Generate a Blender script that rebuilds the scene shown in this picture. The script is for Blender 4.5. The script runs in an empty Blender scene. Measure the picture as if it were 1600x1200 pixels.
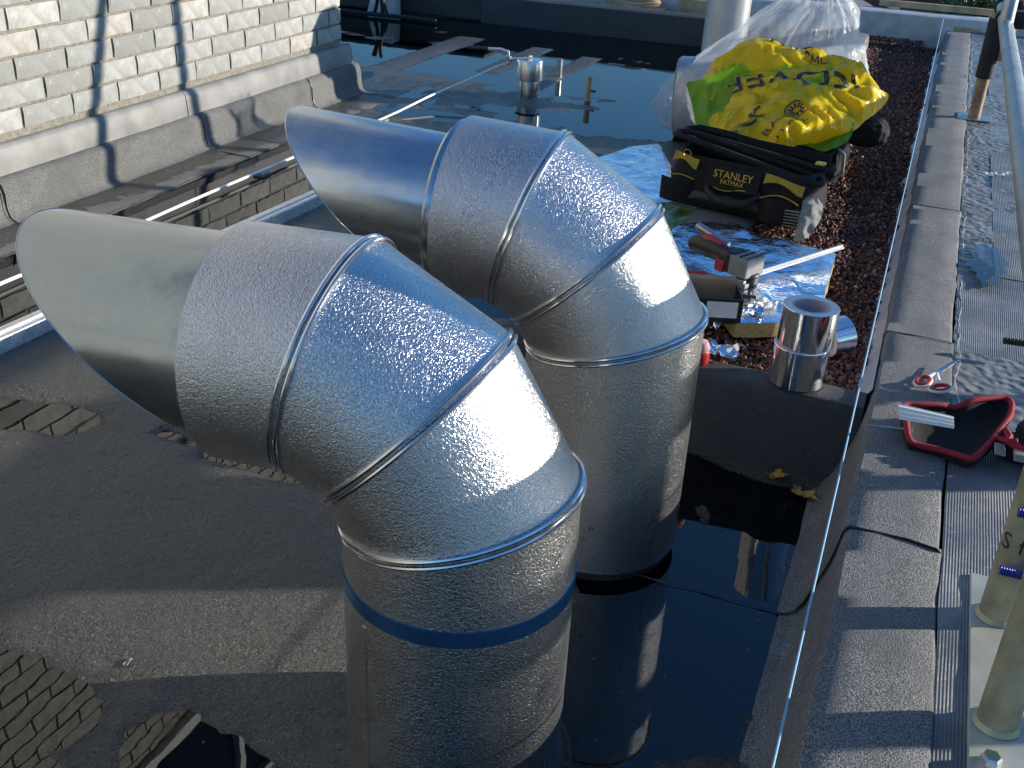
import bpy, math, random
from mathutils import Vector, Matrix, noise
import numpy as np
random.seed(7); rng = np.random.default_rng(7)
scene = bpy.context.scene
col = scene.collection

# ------------------------------------------------------------------ camera
F_PX, PITCH, ROLL, YAW, CAM_H = 1646.05, 0.4791, -0.0514, 0.3557, 1.165
_cp, _sp = math.cos(PITCH), math.sin(PITCH)
FW = Vector((-math.sin(YAW)*_cp, math.cos(YAW)*_cp, -_sp))
_r = Vector((math.cos(YAW), math.sin(YAW), 0)); _d = FW.cross(_r)
RT = math.cos(ROLL)*_r + math.sin(ROLL)*_d
DN = -math.sin(ROLL)*_r + math.cos(ROLL)*_d
CAM = Vector((0, 0, CAM_H))
cam_data = bpy.data.cameras.new('camera'); cam = bpy.data.objects.new('camera', cam_data); col.objects.link(cam)
cam_data.sensor_fit = 'HORIZONTAL'; cam_data.angle = 2*math.atan(800/F_PX)
cam_data.clip_start = 0.02; cam_data.clip_end = 3000
m = Matrix((RT, -DN, -FW)).transposed().to_4x4(); m.translation = CAM
cam.matrix_world = m; scene.camera = cam

# ------------------------------------------------------------------ sky and sun
SUN_AZ, SUN_EL = math.radians(26.5), math.radians(14.8)      # azimuth from +X towards +Y
world = bpy.data.worlds.new('World'); scene.world = world; world.use_nodes = True
wn = world.node_tree.nodes; wl = world.node_tree.links
bg = wn['Background']; sky = wn.new('ShaderNodeTexSky'); sky.sky_type = 'NISHITA'; sky.sun_disc = False
sky.sun_elevation = SUN_EL; sky.sun_rotation = math.pi/2 - SUN_AZ
sky.altitude = 50; sky.air_density = 1.35; sky.dust_density = 0.1; sky.ozone_density = 8.0
wl.new(sky.outputs[0], bg.inputs['Color']); bg.inputs['Strength'].default_value = 0.15
sd = bpy.data.lights.new('sun', 'SUN'); sd.energy = 5.0; sd.angle = math.radians(0.53); sd.color = (1.0, 0.93, 0.82)
sun = bpy.data.objects.new('sun', sd); col.objects.link(sun)
S = Vector((math.cos(SUN_AZ)*math.cos(SUN_EL), math.sin(SUN_AZ)*math.cos(SUN_EL), math.sin(SUN_EL)))
sun.rotation_euler = S.to_track_quat('Z', 'Y').to_euler(); sun.location = S*30
vs = scene.view_settings; vs.view_transform = 'Standard'; vs.look = 'None'; vs.gamma = 1.0
vs.use_curve_mapping = False; vs.exposure = 0.55

# ------------------------------------------------------------------ placing helpers (survey of the roof)
def ray(px, py): return FW*F_PX + RT*(px-800) + DN*(py-600)
def at(px, py, z=0.0):
    d = ray(px, py); return CAM + d*((z-CAM_H)/d.z)
def aty(px, py, y):
    d = ray(px, py); return CAM + d*(y/d.y)

# ------------------------------------------------------------------ mesh helpers
class MB:
    def __init__(s): s.v = []; s.f = []
    def add(s, vs, fs):
        b = len(s.v); s.v += [tuple(p) for p in vs]; s.f += [tuple(i+b for i in q) for q in fs]; return s
    def box(s, c, size, M=None):
        c = Vector(c); h = Vector(size)/2; P = []
        for k in (-1, 1):
            for j in (-1, 1):
                for i in (-1, 1):
                    p = Vector((i*h.x, j*h.y, k*h.z)); P.append(c + (M @ p if M else p))
        return s.add(P, [(0,2,3,1),(4,5,7,6),(0,1,5,4),(2,6,7,3),(0,4,6,2),(1,3,7,5)])
    def bar(s, a, b, w, h, up=(0,0,1)):
        a = Vector(a); b = Vector(b); d = (b-a).normalized(); x = d.cross(Vector(up)).normalized(); u = x.cross(d)
        return s.box((a+b)/2, (w, (b-a).length, h), Matrix((x, d, u)).transposed())
    def tube(s, path, r, n=10, closed=False, caps=True):
        P = [Vector(p) for p in path]; N = len(P); rr = r if hasattr(r, '__len__') else [r]*N
        up = None; vs = []
        for i in range(N):
            if closed: t = (P[(i+1) % N]-P[i-1])
            else: t = P[min(i+1, N-1)]-P[max(i-1, 0)]
            t.normalize()
            if up is None:
                up = Vector((0,0,1)) if abs(t.z) < .9 else Vector((1,0,0))
            up = (up - t*up.dot(t)).normalized(); x = t.cross(up)
            for k in range(n):
                a = 2*math.pi*k/n; vs.append(P[i] + rr[i]*(math.cos(a)*x + math.sin(a)*up))
        fs = []
        for i in range(N if closed else N-1):
            j = (i+1) % N
            for k in range(n):
                l = (k+1) % n; fs.append((i*n+k, j*n+k, j*n+l, i*n+l))
        if caps and not closed:
            fs.append(tuple(range(n))); fs.append(tuple((N-1)*n+k for k in reversed(range(n))))
        return s.add(vs, fs)
    def cyl(s, a, b, r0, r1=None, n=24): return s.tube([a, b], [r0, r0 if r1 is None else r1], n)
    def lathe(s, prof, o=(0,0,0), n=48, M=None, close=False):
        o = Vector(o); vs = []; m_ = len(prof)
        for k in range(n):
            a = 2*math.pi*k/n
            for r, z in prof:
                p = Vector((r*math.cos(a), r*math.sin(a), z)); vs.append(o + (M @ p if M else p))
        fs = []
        for k in range(n):
            l = (k+1) % n
            for i in range(m_ if close else m_-1):
                j = (i+1) % m_; fs.append((k*m_+i, l*m_+i, l*m_+j, k*m_+j))
        return s.add(vs, fs)
    def prism(s, pts, ext):
        n = len(pts); P = [Vector(p) for p in pts]; e = Vector(ext)
        fs = [tuple(reversed(range(n))), tuple(range(n, 2*n))]
        fs += [(i, (i+1) % n, n+(i+1) % n, n+i) for i in range(n)]
        return s.add(P+[p+e for p in P], fs)
    def sheet(s, fn, nu, nv, thick=None):
        """grid surface fn(u,v) in 0..1; thick makes a closed shell"""
        vs = [Vector(fn(i/(nu-1), j/(nv-1))) for j in range(nv) for i in range(nu)]
        fs = [(j*nu+i, j*nu+i+1, (j+1)*nu+i+1, (j+1)*nu+i) for j in range(nv-1) for i in range(nu-1)]
        if thick:
            N = [Vector() for _ in vs]
            for q in fs:
                nn = (vs[q[1]]-vs[q[0]]).cross(vs[q[3]]-vs[q[0]])
                for i in q: N[i] += nn
            b = len(vs); vs2 = [p - n_.normalized()*thick if n_.length > 0 else p for p, n_ in zip(vs, N)]
            f2 = [tuple(b+i for i in reversed(q)) for q in fs]
            edge = [i for i in range(nu)] + [j*nu+nu-1 for j in range(1, nv)] + [(nv-1)*nu+i for i in range(nu-2, -1, -1)] + [j*nu for j in range(nv-2, 0, -1)]
            f3 = [(edge[(k+1) % len(edge)], edge[k], b+edge[k], b+edge[(k+1) % len(edge)]) for k in range(len(edge))]
            vs = vs + vs2; fs = fs + f2 + f3
        return s.add(vs, fs)
    def mesh(s, name, mat, smooth=40):
        me = bpy.data.meshes.new(name); me.from_pydata(s.v, [], s.f); me.update()
        if mat: me.materials.append(mat)
        if smooth:
            me.polygons.foreach_set('use_smooth', [True]*len(me.polygons))
            me.set_sharp_from_angle(angle=math.radians(smooth))
        return me
    def build(s, name, mat, parent=None, smooth=40, bevel=0.0, seg=2):
        return link(name, s.mesh(name, mat, smooth), parent, bevel, seg)
def link(name, me, parent=None, bevel=0.0, seg=2):
    o = bpy.data.objects.new(name, me); col.objects.link(o)
    if parent:
        o.parent = parent
        def wm(q): return (wm(q.parent) @ q.matrix_parent_inverse if q.parent else Matrix.Identity(4)) @ q.matrix_basis
        o.matrix_parent_inverse = wm(parent).inverted()
    if bevel:
        b = o.modifiers.new('bevel', 'BEVEL'); b.width = bevel; b.segments = seg; b.limit_method = 'ANGLE'; b.angle_limit = math.radians(35)
    return o
def tag(o, label, cat, group=None):
    o['label'] = label; o['category'] = cat
    if group: o['group'] = group
    return o
def thing(name, label, cat, loc=(0,0,0), group=None):
    o = bpy.data.objects.new(name, None); col.objects.link(o); o.location = loc; o.empty_display_size = .05
    return tag(o, label, cat, group)
def kind(o, k): o['kind'] = k; return o
def nz(x, y, z=0.0): return noise.noise(Vector((x, y, z)))
def fbm(p, o=4): return noise.fractal(Vector(p), 0.8, 2.1, o)
def text_geo(body, size, n=0):
    cu = bpy.data.curves.new('t', 'FONT'); cu.body = body; cu.size = size; cu.align_x = 'CENTER'; cu.align_y = 'CENTER'; cu.resolution_u = 3
    o = bpy.data.objects.new('t', cu); col.objects.link(o)
    dg = bpy.context.evaluated_depsgraph_get(); me = bpy.data.meshes.new_from_object(o.evaluated_get(dg))
    import bmesh
    bm = bmesh.new(); bm.from_mesh(me); bmesh.ops.triangulate(bm, faces=bm.faces)
    for _ in range(n):
        long = [e for e in bm.edges if e.calc_length() > size*.12]
        bmesh.ops.subdivide_edges(bm, edges=long, cuts=1); bmesh.ops.triangulate(bm, faces=bm.faces)
    bm.verts.index_update()
    V = [v.co.copy() for v in bm.verts]; Fc = [tuple(v.index for v in f.verts) for f in bm.faces]
    bm.free(); bpy.data.objects.remove(o); bpy.data.meshes.remove(me); bpy.data.curves.remove(cu)
    return V, Fc

# ------------------------------------------------------------------ materials
class NT:
    def __init__(s, name):
        s.m = bpy.data.materials.new(name); s.m.use_nodes = True; s.t = s.m.node_tree; s.n = s.t.nodes
        s.b = s.n['Principled BSDF']; s.tc = s.n.new('ShaderNodeTexCoord'); s.co = s.tc.outputs['Object']
    def set(s, **k):
        for a, v in k.items(): s.b.inputs[a.replace('_', ' ')].default_value = v
        return s
    def L(s, a, b): s.t.links.new(a, b)
    def geo(s):
        g = s.n.new('ShaderNodeNewGeometry'); s.co = g.outputs['Position']; return s
    def scaled(s, v):
        q = s.n.new('ShaderNodeMapping'); q.inputs['Scale'].default_value = v; s.L(s.co, q.inputs['Vector']); return q.outputs[0]
    def noise(s, sc, det=3, rough=.55, dist=0, co=None):
        q = s.n.new('ShaderNodeTexNoise'); q.inputs['Scale'].default_value = sc; q.inputs['Detail'].default_value = det
        q.inputs['Roughness'].default_value = rough; q.inputs['Distortion'].default_value = dist; s.L(co or s.co, q.inputs['Vector']); return q.outputs['Fac']
    def vor(s, sc, feat='F1', co=None, out='Distance'):
        q = s.n.new('ShaderNodeTexVoronoi'); q.feature = feat; q.inputs['Scale'].default_value = sc; s.L(co or s.co, q.inputs['Vector']); return q.outputs[out]
    def wave(s, sc, axis='X', dist=0, co=None):
        q = s.n.new('ShaderNodeTexWave'); q.bands_direction = axis; q.inputs['Scale'].default_value = sc; q.inputs['Distortion'].default_value = dist
        s.L(co or s.co, q.inputs['Vector']); return q.outputs['Fac']
    def ramp(s, fac, stops):
        q = s.n.new('ShaderNodeValToRGB'); e = q.color_ramp.elements
        while len(e) < len(stops): e.new(.5)
        for el, (p, c) in zip(e, stops):
            el.position = p; el.color = (*c, 1) if hasattr(c, '__len__') else (c, c, c, 1)
        s.L(fac, q.inputs['Fac']); return q.outputs['Color']
    def mul(s, a, b, op='MULTIPLY'):
        q = s.n.new('ShaderNodeMath'); q.operation = op
        for i, x in enumerate((a, b)):
            if isinstance(x, (int, float)): q.inputs[i].default_value = x
            else: s.L(x, q.inputs[i])
        return q.outputs[0]
    def mix(s, fac, a, b, bt='MIX'):
        q = s.n.new('ShaderNodeMix'); q.data_type = 'RGBA'; q.blend_type = bt
        for i, x in ((0, fac), (6, a), (7, b)):
            if isinstance(x, (int, float)): q.inputs[i].default_value = x
            elif isinstance(x, tuple): q.inputs[i].default_value = (*x, 1)
            else: s.L(x, q.inputs[i])
        return q.outputs[2]
    def color(s, c): s.L(c, s.b.inputs['Base Color']); return s
    def rough(s, c): s.L(c, s.b.inputs['Roughness']); return s
    def bump(s, h, strength=.5, dist=.002, prev=None):
        q = s.n.new('ShaderNodeBump'); q.inputs['Strength'].default_value = strength; q.inputs['Distance'].default_value = dist
        s.L(h, q.inputs['Height'])
        if prev: s.L(prev, q.inputs['Normal'])
        s.L(q.outputs[0], s.b.inputs['Normal']); return q.outputs[0]
    def rnd(s):
        q = s.n.new('ShaderNodeObjectInfo'); return q.outputs['Random']
def plain(name, c, rough=.5, metal=0.0, var=.25, sc=25, bump=0.0, bsc=200, **k):
    t = NT(name).set(Roughness=rough, Metallic=metal, **k)
    lo = tuple(x*(1-var) for x in c); hi = tuple(min(1, x*(1+var)) for x in c)
    t.color(t.ramp(t.noise(sc, 4), [(.3, lo), (.7, hi)]))
    if bump: t.bump(t.noise(bsc, 3), bump, .001)
    return t.m
MAT = {}
def felt(name, lo, hi, rough=.75, wet=False, gsc=430):
    t = NT(name).geo(); g = t.noise(gsc, 2, .6); big = t.noise(5, 4, .6); mid = t.noise(55, 3)
    sp = t.ramp(g, [(.40, lo), (.50, tuple(.5*(a+b) for a, b in zip(lo, hi))), (.62, hi)])
    st = t.mix(t.ramp(t.noise(7, 6, .7, .6), [(.40, .0), (.68, .75)]), sp, tuple(.5*(a+b)*.6 for a, b in zip(lo, hi)))
    t.color(st); t.set(Roughness=rough)
    n1 = t.bump(g, .9, .0030); t.bump(mid, .35, .004, n1)
    return t
MAT['felt'] = felt('mineral_felt', (.05, .05, .048), (.32, .32, .308)).m
MAT['felt_up'] = felt('upstand_felt', (.05, .05, .047), (.22, .216, .20)).m
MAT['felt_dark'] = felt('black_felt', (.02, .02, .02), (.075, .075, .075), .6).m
# floor: damp bitumen felt
t = NT('damp_roof_felt').geo()
g = t.noise(330, 3, .65); big = t.noise(2.6, 6, .65); mid = t.noise(26, 4, .6)
c = t.ramp(g, [(.38, (.024, .022, .018)), (.52, (.080, .073, .060)), (.66, (.22, .205, .175))])
c = t.mix(t.ramp(big, [(.35, 0.), (.65, .6)]), c, (.048, .043, .035))
sx = t.n.new('ShaderNodeSeparateXYZ'); t.L(t.co, sx.inputs[0]); wetz = t.ramp(t.mul(t.mul(sx.outputs[2], 140), t.mul(t.noise(40, 3), .5), 'ADD'), [(.42, 1.), (.85, 0.)])
c = t.mix(t.mul(wetz, .62), c, (.018, .017, .015))
t.color(c); t.rough(t.mul(t.ramp(t.noise(3.1, 4), [(.35, .20), (.65, .36)]), t.ramp(wetz, [(0., 1.), (1., .55)]))); t.set(IOR=1.56)
n0 = t.bump(g, .8, .0036); n1 = t.bump(t.noise(95, 5, .7), 1.0, .0075, n0); n2 = t.bump(mid, .45, .012, n1)
MAT['floor'] = t.m
t = NT('standing_water').geo(); tr = t.n.new('ShaderNodeBsdfTransparent'); gl = t.n.new('ShaderNodeBsdfGlossy'); fr = t.n.new('ShaderNodeFresnel'); mx = t.n.new('ShaderNodeMixShader')
tr.inputs['Color'].default_value = (.42, .45, .50, 1); fr.inputs['IOR'].default_value = 1.68; t.L(t.ramp(t.noise(3.2, 5, .65), [(.50, .008), (.70, .08)]), gl.inputs['Roughness'])
nb_ = t.bump(t.noise(9, 2), .05, .004); t.L(nb_, gl.inputs['Normal']); t.L(nb_, fr.inputs['Normal'])
t.L(fr.outputs[0], mx.inputs[0]); t.L(tr.outputs[0], mx.inputs[1]); t.L(gl.outputs[0], mx.inputs[2]); t.L(mx.outputs[0], t.n['Material Output'].inputs['Surface']); MAT['water'] = t.m
# embossed aluminium cladding
def stucco(name, strength=.55):
    t = NT(name).set(Metallic=1.0, Base_Color=(.66, .665, .67, 1))
    w = t.noise(4, 2); a = t.noise(290, 2, .5, 1.4); 
    t.rough(t.ramp(t.noise(6, 6, .7, 1.5), [(.3, .25), (.75, .34)]))
    t.color(t.ramp(t.noise(9, 6, .65), [(.3, (.55, .552, .55)), (.7, (.64, .642, .64))]))
    n1 = t.bump(t.ramp(a, [(.3, 0.), (.7, 1.)]), strength, .0010); t.bump(w, .25, .012, n1)
    return t.m
MAT['stucco'] = stucco('embossed_aluminium')
t = NT('galvanised_steel').set(Metallic=1.0); 
c = t.ramp(t.vor(130, out='Color'), [(0., (.31, .355, .385)), (1., (.34, .385, .415))])
sm = t.ramp(t.noise(7, 6, .7), [(.52, 0.), (.74, .8)])
c = t.mix(sm, c, (.12, .128, .135)); t.color(c)
t.rough(t.ramp(t.noise(12, 4), [(.3, .16), (.7, .27)])); t.bump(t.noise(6, 3), .18, .01)
MAT['galv'] = t.m
t = NT('bright_galvanised').set(Metallic=1.0); t.color(t.ramp(t.noise(14, 4, .6, co=t.scaled((1, 4, 4))), [(.3, (.50, .53, .54)), (.7, (.64, .67, .68))]))
t.rough(t.ramp(t.noise(10, 4), [(.3, .2), (.7, .32)])); t.bump(t.noise(5, 3), .15, .01); MAT['galv2'] = t.m
MAT['bead'] = plain('rolled_aluminium_bead', (.72, .72, .73), .16, 1.0, .12, 30)
t = NT('aluminium_foil').set(Metallic=1.0, Base_Color=(.80, .81, .83, 1), Roughness=.12); t.bump(t.noise(25, 4, .6, .8), .25, .004); MAT['foil'] = t.m
t = NT('foil_tape').set(Metallic=1.0, Base_Color=(.82, .82, .83, 1)); t.rough(t.ramp(t.noise(20, 3), [(.3, .08), (.7, .16)])); t.bump(t.noise(14, 3, .5, .3, co=t.scaled((1, 1, .15))), .25, .004); MAT['foiltape'] = t.m
t = NT('wrinkled_foil_facing').set(Metallic=1.0, Base_Color=(.74, .79, .88, 1), Roughness=.16)
n1 = t.bump(t.noise(16, 4, .6, 1.2), .55, .012); t.bump(t.vor(22, 'DISTANCE_TO_EDGE'), .3, .003, n1); MAT['foilsheet'] = t.m
MAT['bluetape'] = plain('blue_film_tape', (.035, .13, .27), .25, .55, .2, 20)
MAT['steel'] = plain('tube_steel', (.36, .37, .37), .38, .9, .3, 18, .2, 60)
t = NT('weathered_tube').set(Roughness=.5, Metallic=.45); c = t.ramp(t.noise(14, 5, .65), [(.3, (.26, .24, .15)), (.55, (.44, .42, .28)), (.75, (.52, .51, .40))]); t.color(c); t.bump(t.noise(60, 3), .2, .002); MAT['oldtube'] = t.m
t = NT('rusty_tube').set(Roughness=.6, Metallic=.2); t.color(t.ramp(t.noise(20, 5, .65), [(.3, (.20, .11, .055)), (.7, (.42, .29, .17))])); MAT['rusttube'] = t.m
t = NT('pale_blue_tube').set(Roughness=.42, Metallic=.35); t.color(t.ramp(t.noise(10, 6, .7), [(.3, (.22, .245, .25)), (.6, (.36, .39, .395)), (.78, (.34, .27, .20))])); MAT['bluetube'] = t.m
# brick
t = NT('pale_stock_brick').set(Roughness=.85)
c = t.ramp(t.rnd(), [(0., (.24, .24, .225)), (.3, (.31, .31, .29)), (.6, (.38, .378, .352)), (.85, (.45, .44, .405)), (1., (.40, .36, .315))])
c2 = t.mix(t.ramp(t.noise(22, 5, .65), [(.38, .55), (.6, 0.)]), c, (.21, .205, .18)); c3 = t.mix(t.ramp(t.noise(38, 4), [(.62, 0.), (.75, .6)]), c2, (.50, .48, .43))
t.color(c3); n1 = t.bump(t.noise(90, 4), .4, .003); MAT['brick'] = t.m
MAT['mortar'] = plain('brown_mortar', (.21, .19, .155), .95, 0, .3, 60, .6, 220)
MAT['lead'] = plain('grey_flashing', (.20, .195, .18), .55, 0, .25, 9, .2, 70)
t = NT('dark_red_brick').set(Roughness=.9); t.color(t.ramp(t.rnd(), [(0., (.09, .055, .04)), (1., (.19, .115, .08))])); t.bump(t.noise(80, 4), .4, .003); MAT['redbrick'] = t.m
MAT['bitumen'] = plain('bitumen_bleed', (.012, .012, .013), .28, 0, .3, 60, .6, 250)
t = NT('lava_gravel'); q = t.n.new('ShaderNodeVertexColor'); q.layer_name = 'tint'; t.color(q.outputs['Color']); t.set(Roughness=.62); t.bump(t.noise(500, 2), .5, .001); MAT['lava'] = t.m
MAT['soil'] = plain('bed_substrate', (.028, .016, .012), .95, 0, .4, 90, .8, 200)
MAT['timber'] = plain('sawn_timber', (.46, .33, .19), .75, 0, .3, 14, .3, 80)
MAT['greywood'] = plain('weathered_board', (.24, .22, .19), .8, 0, .3, 10, .3, 60)
MAT['concrete'] = plain('concrete_kerb', (.50, .49, .46), .85, 0, .2, 12, .4, 120)
MAT['paper'] = plain('white_card', (.76, .75, .70), .7, 0, .05, 20)
MAT['card'] = plain('brown_card', (.36, .24, .14), .85, 0, .15, 30)
MAT['tapecore'] = plain('tape_core_card', (.46, .43, .47), .8, 0, .08, 30)
MAT['tapeend'] = plain('tape_end_paper', (.70, .70, .69), .55, .1, .08, 60)
MAT['black'] = plain('black_plastic', (.008, .008, .009), .45, 0, .3, 30)
MAT['blackcloth'] = plain('black_polyester', (.007, .007, .008), .9, 0, .35, 40, .6, 900)
MAT['rubber'] = plain('black_rubber', (.009, .009, .010), .7, 0, .3, 40)
MAT['red'] = plain('red_plastic', (.42, .016, .02), .4, 0, .15, 30)
MAT['redcloth'] = plain('red_webbing', (.30, .012, .024), .8, 0, .2, 60, .6, 900)
MAT['grey'] = plain('grey_plastic', (.22, .22, .20), .5, 0, .15, 40)
MAT['white'] = plain('white_plastic', (.74, .74, .72), .45, 0, .06, 40)
MAT['yellow'] = plain('yellow_fabric', (.42, .27, .012), .7, 0, .2, 40)
MAT['printyellow'] = plain('yellow_print', (.62, .36, .03), .6, 0, .1, 40)
MAT['ink'] = plain('black_ink', (.018, .018, .018), .5, 0, .2, 40)
MAT['blue'] = plain('blue_plated_thread', (.03, .05, .30), .35, .6, .2, 60)
MAT['string'] = plain('pale_blue_line', (.22, .42, .58), .7, 0, .15, 300)
MAT['leaf'] = plain('yellow_leaf', (.50, .28, .05), .7, 0, .4, 60)
MAT['green'] = plain('green_film', (.08, .16, .02), .35, 0, .3, 30)
t = NT('white_strip_metal').set(Metallic=.2, Roughness=.4); t.color(t.ramp(t.noise(14, 3), [(.3, (.62, .62, .6)), (.7, (.78, .78, .76))])); MAT['whitemetal'] = t.m
t = NT('tray_aluminium').set(Metallic=.45); t.color(t.ramp(t.noise(22, 5, .65), [(.3, (.56, .57, .58)), (.7, (.78, .78, .77))])); t.rough(t.ramp(t.noise(30, 4), [(.3, .15), (.7, .4)])); t.bump(t.noise(40, 3), .25, .003); MAT['tray'] = t.m
t = NT('mineral_wool').set(Roughness=.95); t.color(t.ramp(t.noise(120, 4, .7), [(.3, (.34, .22, .07)), (.7, (.60, .44, .19))])); t.bump(t.noise(260, 4), .9, .004); MAT['wool'] = t.m
# films
def film(name, c, alpha, rough=.25):
    t = NT(name); n = t.n; out = n['Material Output']
    tr = n.new('ShaderNodeBsdfTransparent'); df = n.new('ShaderNodeBsdfTranslucent'); mx = n.new('ShaderNodeMixShader'); m2 = n.new('ShaderNodeMixShader')
    t.set(Roughness=rough, Base_Color=(*c, 1), IOR=1.5); df.inputs['Color'].default_value = (*c, 1); tr.inputs['Color'].default_value = (*[.5+.5*x for x in c], 1)
    mx.inputs[0].default_value = .55; t.L(t.b.outputs[0], mx.inputs[1]); t.L(df.outputs[0], mx.inputs[2])
    fac = t.ramp(t.noise(7, 4), [(.3, alpha-.12), (.7, min(1, alpha+.12))])
    t.L(fac, m2.inputs[0]); t.L(tr.outputs[0], m2.inputs[1]); t.L(mx.outputs[0], m2.inputs[2]); t.L(m2.outputs[0], out.inputs['Surface'])
    t.bump(t.noise(18, 3, .5, .8), .35, .01)
    return t
MAT['clearbag'] = film('clear_polythene', (.88, .90, .92), .30, .14).m
t = film('printed_polythene', (.92, .68, .02), .94, .22)
gr = t.ramp(t.noise(4.2, 3, .5), [(.64, (.95, .78, .02)), (.67, (.45, .72, .03))])
t.color(gr)
for nd in t.n:
    if nd.bl_idname == 'ShaderNodeBsdfTranslucent': t.L(gr, nd.inputs['Color'])
MAT['yellowfilm'] = t.m
t = film('lime_polythene', (.32, .56, .03), .88, .3); MAT['limefilm'] = t.m
# ================================================================== THE SETTING
g = MB(); g.add([(-900,-900,-6.5),(900,-900,-6.5),(900,900,-6.5),(-900,900,-6.5)], [(0,1,2,3)])
kind(g.build('ground', plain('street_asphalt', (.06,.06,.058), .9, 0, .2, .3), smooth=0), 'structure')

# ---- roof floor: felt with low spots where rain stands
def seg_d(x, y, a, b):
    ax, ay = a; bx, by = b; dx, dy = bx-ax, by-ay
    t = max(0., min(1., ((x-ax)*dx+(y-ay)*dy)/(dx*dx+dy*dy))); return math.hypot(x-ax-t*dx, y-ay-t*dy)
BASINS = [ # (start, end, radius)
 ((-.42,1.75),(-.22,1.35),.20),((-.12,1.78),(-.14,1.2),.13),((-.30,1.25),(-.26,.75),.26),((-.62,.75),(-.45,.55),.16),((-.20,.7),(-.18,.2),.17),
 ((-1.35,.86),(-1.02,.815),.135),((-1.3,.60),(-.98,.66),.17),((-.80,.845),(-.62,.82),.095),((-.72,.62),(-.5,.6),.2),((-.46,1.88),(-.12,1.86),.11),
 ((-1.95,1.42),(-1.58,1.50),.075),((-1.22,1.52),(-1.02,1.52),.036),((-1.36,1.55),(-1.28,1.54),.018),
 ((-2.27,1.5),(-2.24,3.7),.20),((-2.18,1.6),(-2.10,3.6),.16),
 ((-2.2,4.6),(-1.2,4.75),.35),((-3.8,5.6),(-1.2,5.6),.9),((-4.0,6.6),(-1.3,6.6),.7),((-1.6,3.9),(-.9,4.0),.20),((-1.0,2.6),(-.75,3.5),.18)]
STRIPS = [(-2.9,-2.72,4.9,6.5),(-1.98,-1.86,5.25,6.3),(-2.35,-2.22,5.5,6.4)]
def floor_h(x, y):
    w = -1.0
    for a, b, r in BASINS:
        w = max(w, 1 - seg_d(x, y, a, b)/r)
    w += .22*nz(x*3.1, y*3.1, 3.) + .18*nz(x*9, y*9, 5.) + .14*nz(x*24, y*24, 9.) + .08*nz(x*55, y*55, 2.)
    if y > 4.3: w -= 1.5*max(0., nz(x*.75, y*3.0, 21.)-.12) + .5*max(0., nz(x*2.2, y*7, 4.))
    s = max(-1., min(1., w*2.2))
    h = .0045 - .0075*s + .0012*nz(x*6, y*6, 1.)
    if y < 1.512: h += .0022                     # lap of the nearer felt sheet
    h += .0035*max(0., nz(x*1.1, y*2.6, 12.))*(1 if x < -.6 else 0)
    for x0, x1, y0, y1 in STRIPS:
        if x0 < x < x1 and y0 < y < y1 and y > 4.3: h = .0065
    if y > 4.9 and y < 6.7 and x < -1: h = min(h, .0065)
    return h
xs = list(np.arange(-4.6, -2.66, .06)) + list(np.arange(-2.66, .0, .0175)) + [0.02]
ys = list(np.arange(-5, .3, .25)) + list(np.arange(.3, 4.3, .0175)) + list(np.arange(4.3, 7.3, .04))
nxs, nys = len(xs), len(ys)
V = [(x, y, floor_h(x, y)) for y in ys for x in xs]
Fq = [(j*nxs+i, j*nxs+i+1, (j+1)*nxs+i+1, (j+1)*nxs+i) for j in range(nys-1) for i in range(nxs-1)]
kind(MB().add(V, Fq).build('roof_floor', MAT['floor'], smooth=60), 'structure')
w = MB(); w.add([(-4.6,-5,0.0012),(0.0,-5,.0012),(0.0,7.3,.0012),(-4.6,7.3,.0012)], [(0,1,2,3)])
kind(w.build('rain_water', MAT['water'], smooth=0), 'structure')

# ---- brick wall on the left
WX, BY0, BZ5, BL, BC = -2.676, 2.5835, .2943, .225, .075
Y_END = BY0 + 18*.1125 - .005
wall = thing('brick_wall', 'pale cream brick wall with grey flashing and felt skirting at its foot', 'wall', (WX, 3, 0))
core = MB(); core.box((WX-.16, (Y_END-4.2)/2, 1.85), (.304, Y_END+4.2-.012, 3.7)); core.build('mortar_joint', MAT['mortar'], wall, smooth=0)
def brick_mesh(L_, seed, H_=.065, D_=.1025):
    r = random.Random(seed); b = MB(); n = 7
    def fn(u, v):
        y = (u-.5)*L_; z = (v-.5)*H_
        e = min(u, 1-u)*L_; e2 = min(v, 1-v)*H_
        x = -.0022*math.exp(-e/.002) - .0022*math.exp(-e2/.002) + .0016*nz(y*30+seed, z*30, seed) - .004*max(0, nz(y*55+seed*2, z*55, seed)-.42)
        jy = .0016*nz(y*40, z*60+seed, 3.) if u in (0, 1) else 0; jz = .0022*nz(y*45+seed*3, z*5, 7.) if v in (0, 1) else 0
        return (x, y+jy, z+jz)
    b.sheet(fn, 8, 4)
    i = len(b.v)
    b.add([(-D_, -L_/2, -H_/2), (-D_, L_/2, -H_/2), (-D_, L_/2, H_/2), (-D_, -L_/2, H_/2)], [])
    b.f += [(0, i, i+3, 24), (7, 31, i+2, i+1)] + [(0, 7, i+1, i)] + [(24, i+3, i+2, 31)]
    return b.mesh('brick', MAT['brick'], 30)
bm_full = [brick_mesh(.215, s) for s in (1, 2, 3, 4, 5, 6)]; bm_half = [brick_mesh(.1025, s) for s in (11, 12)]
rest_v, rest_f = MB(), None
nb = 0
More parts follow.
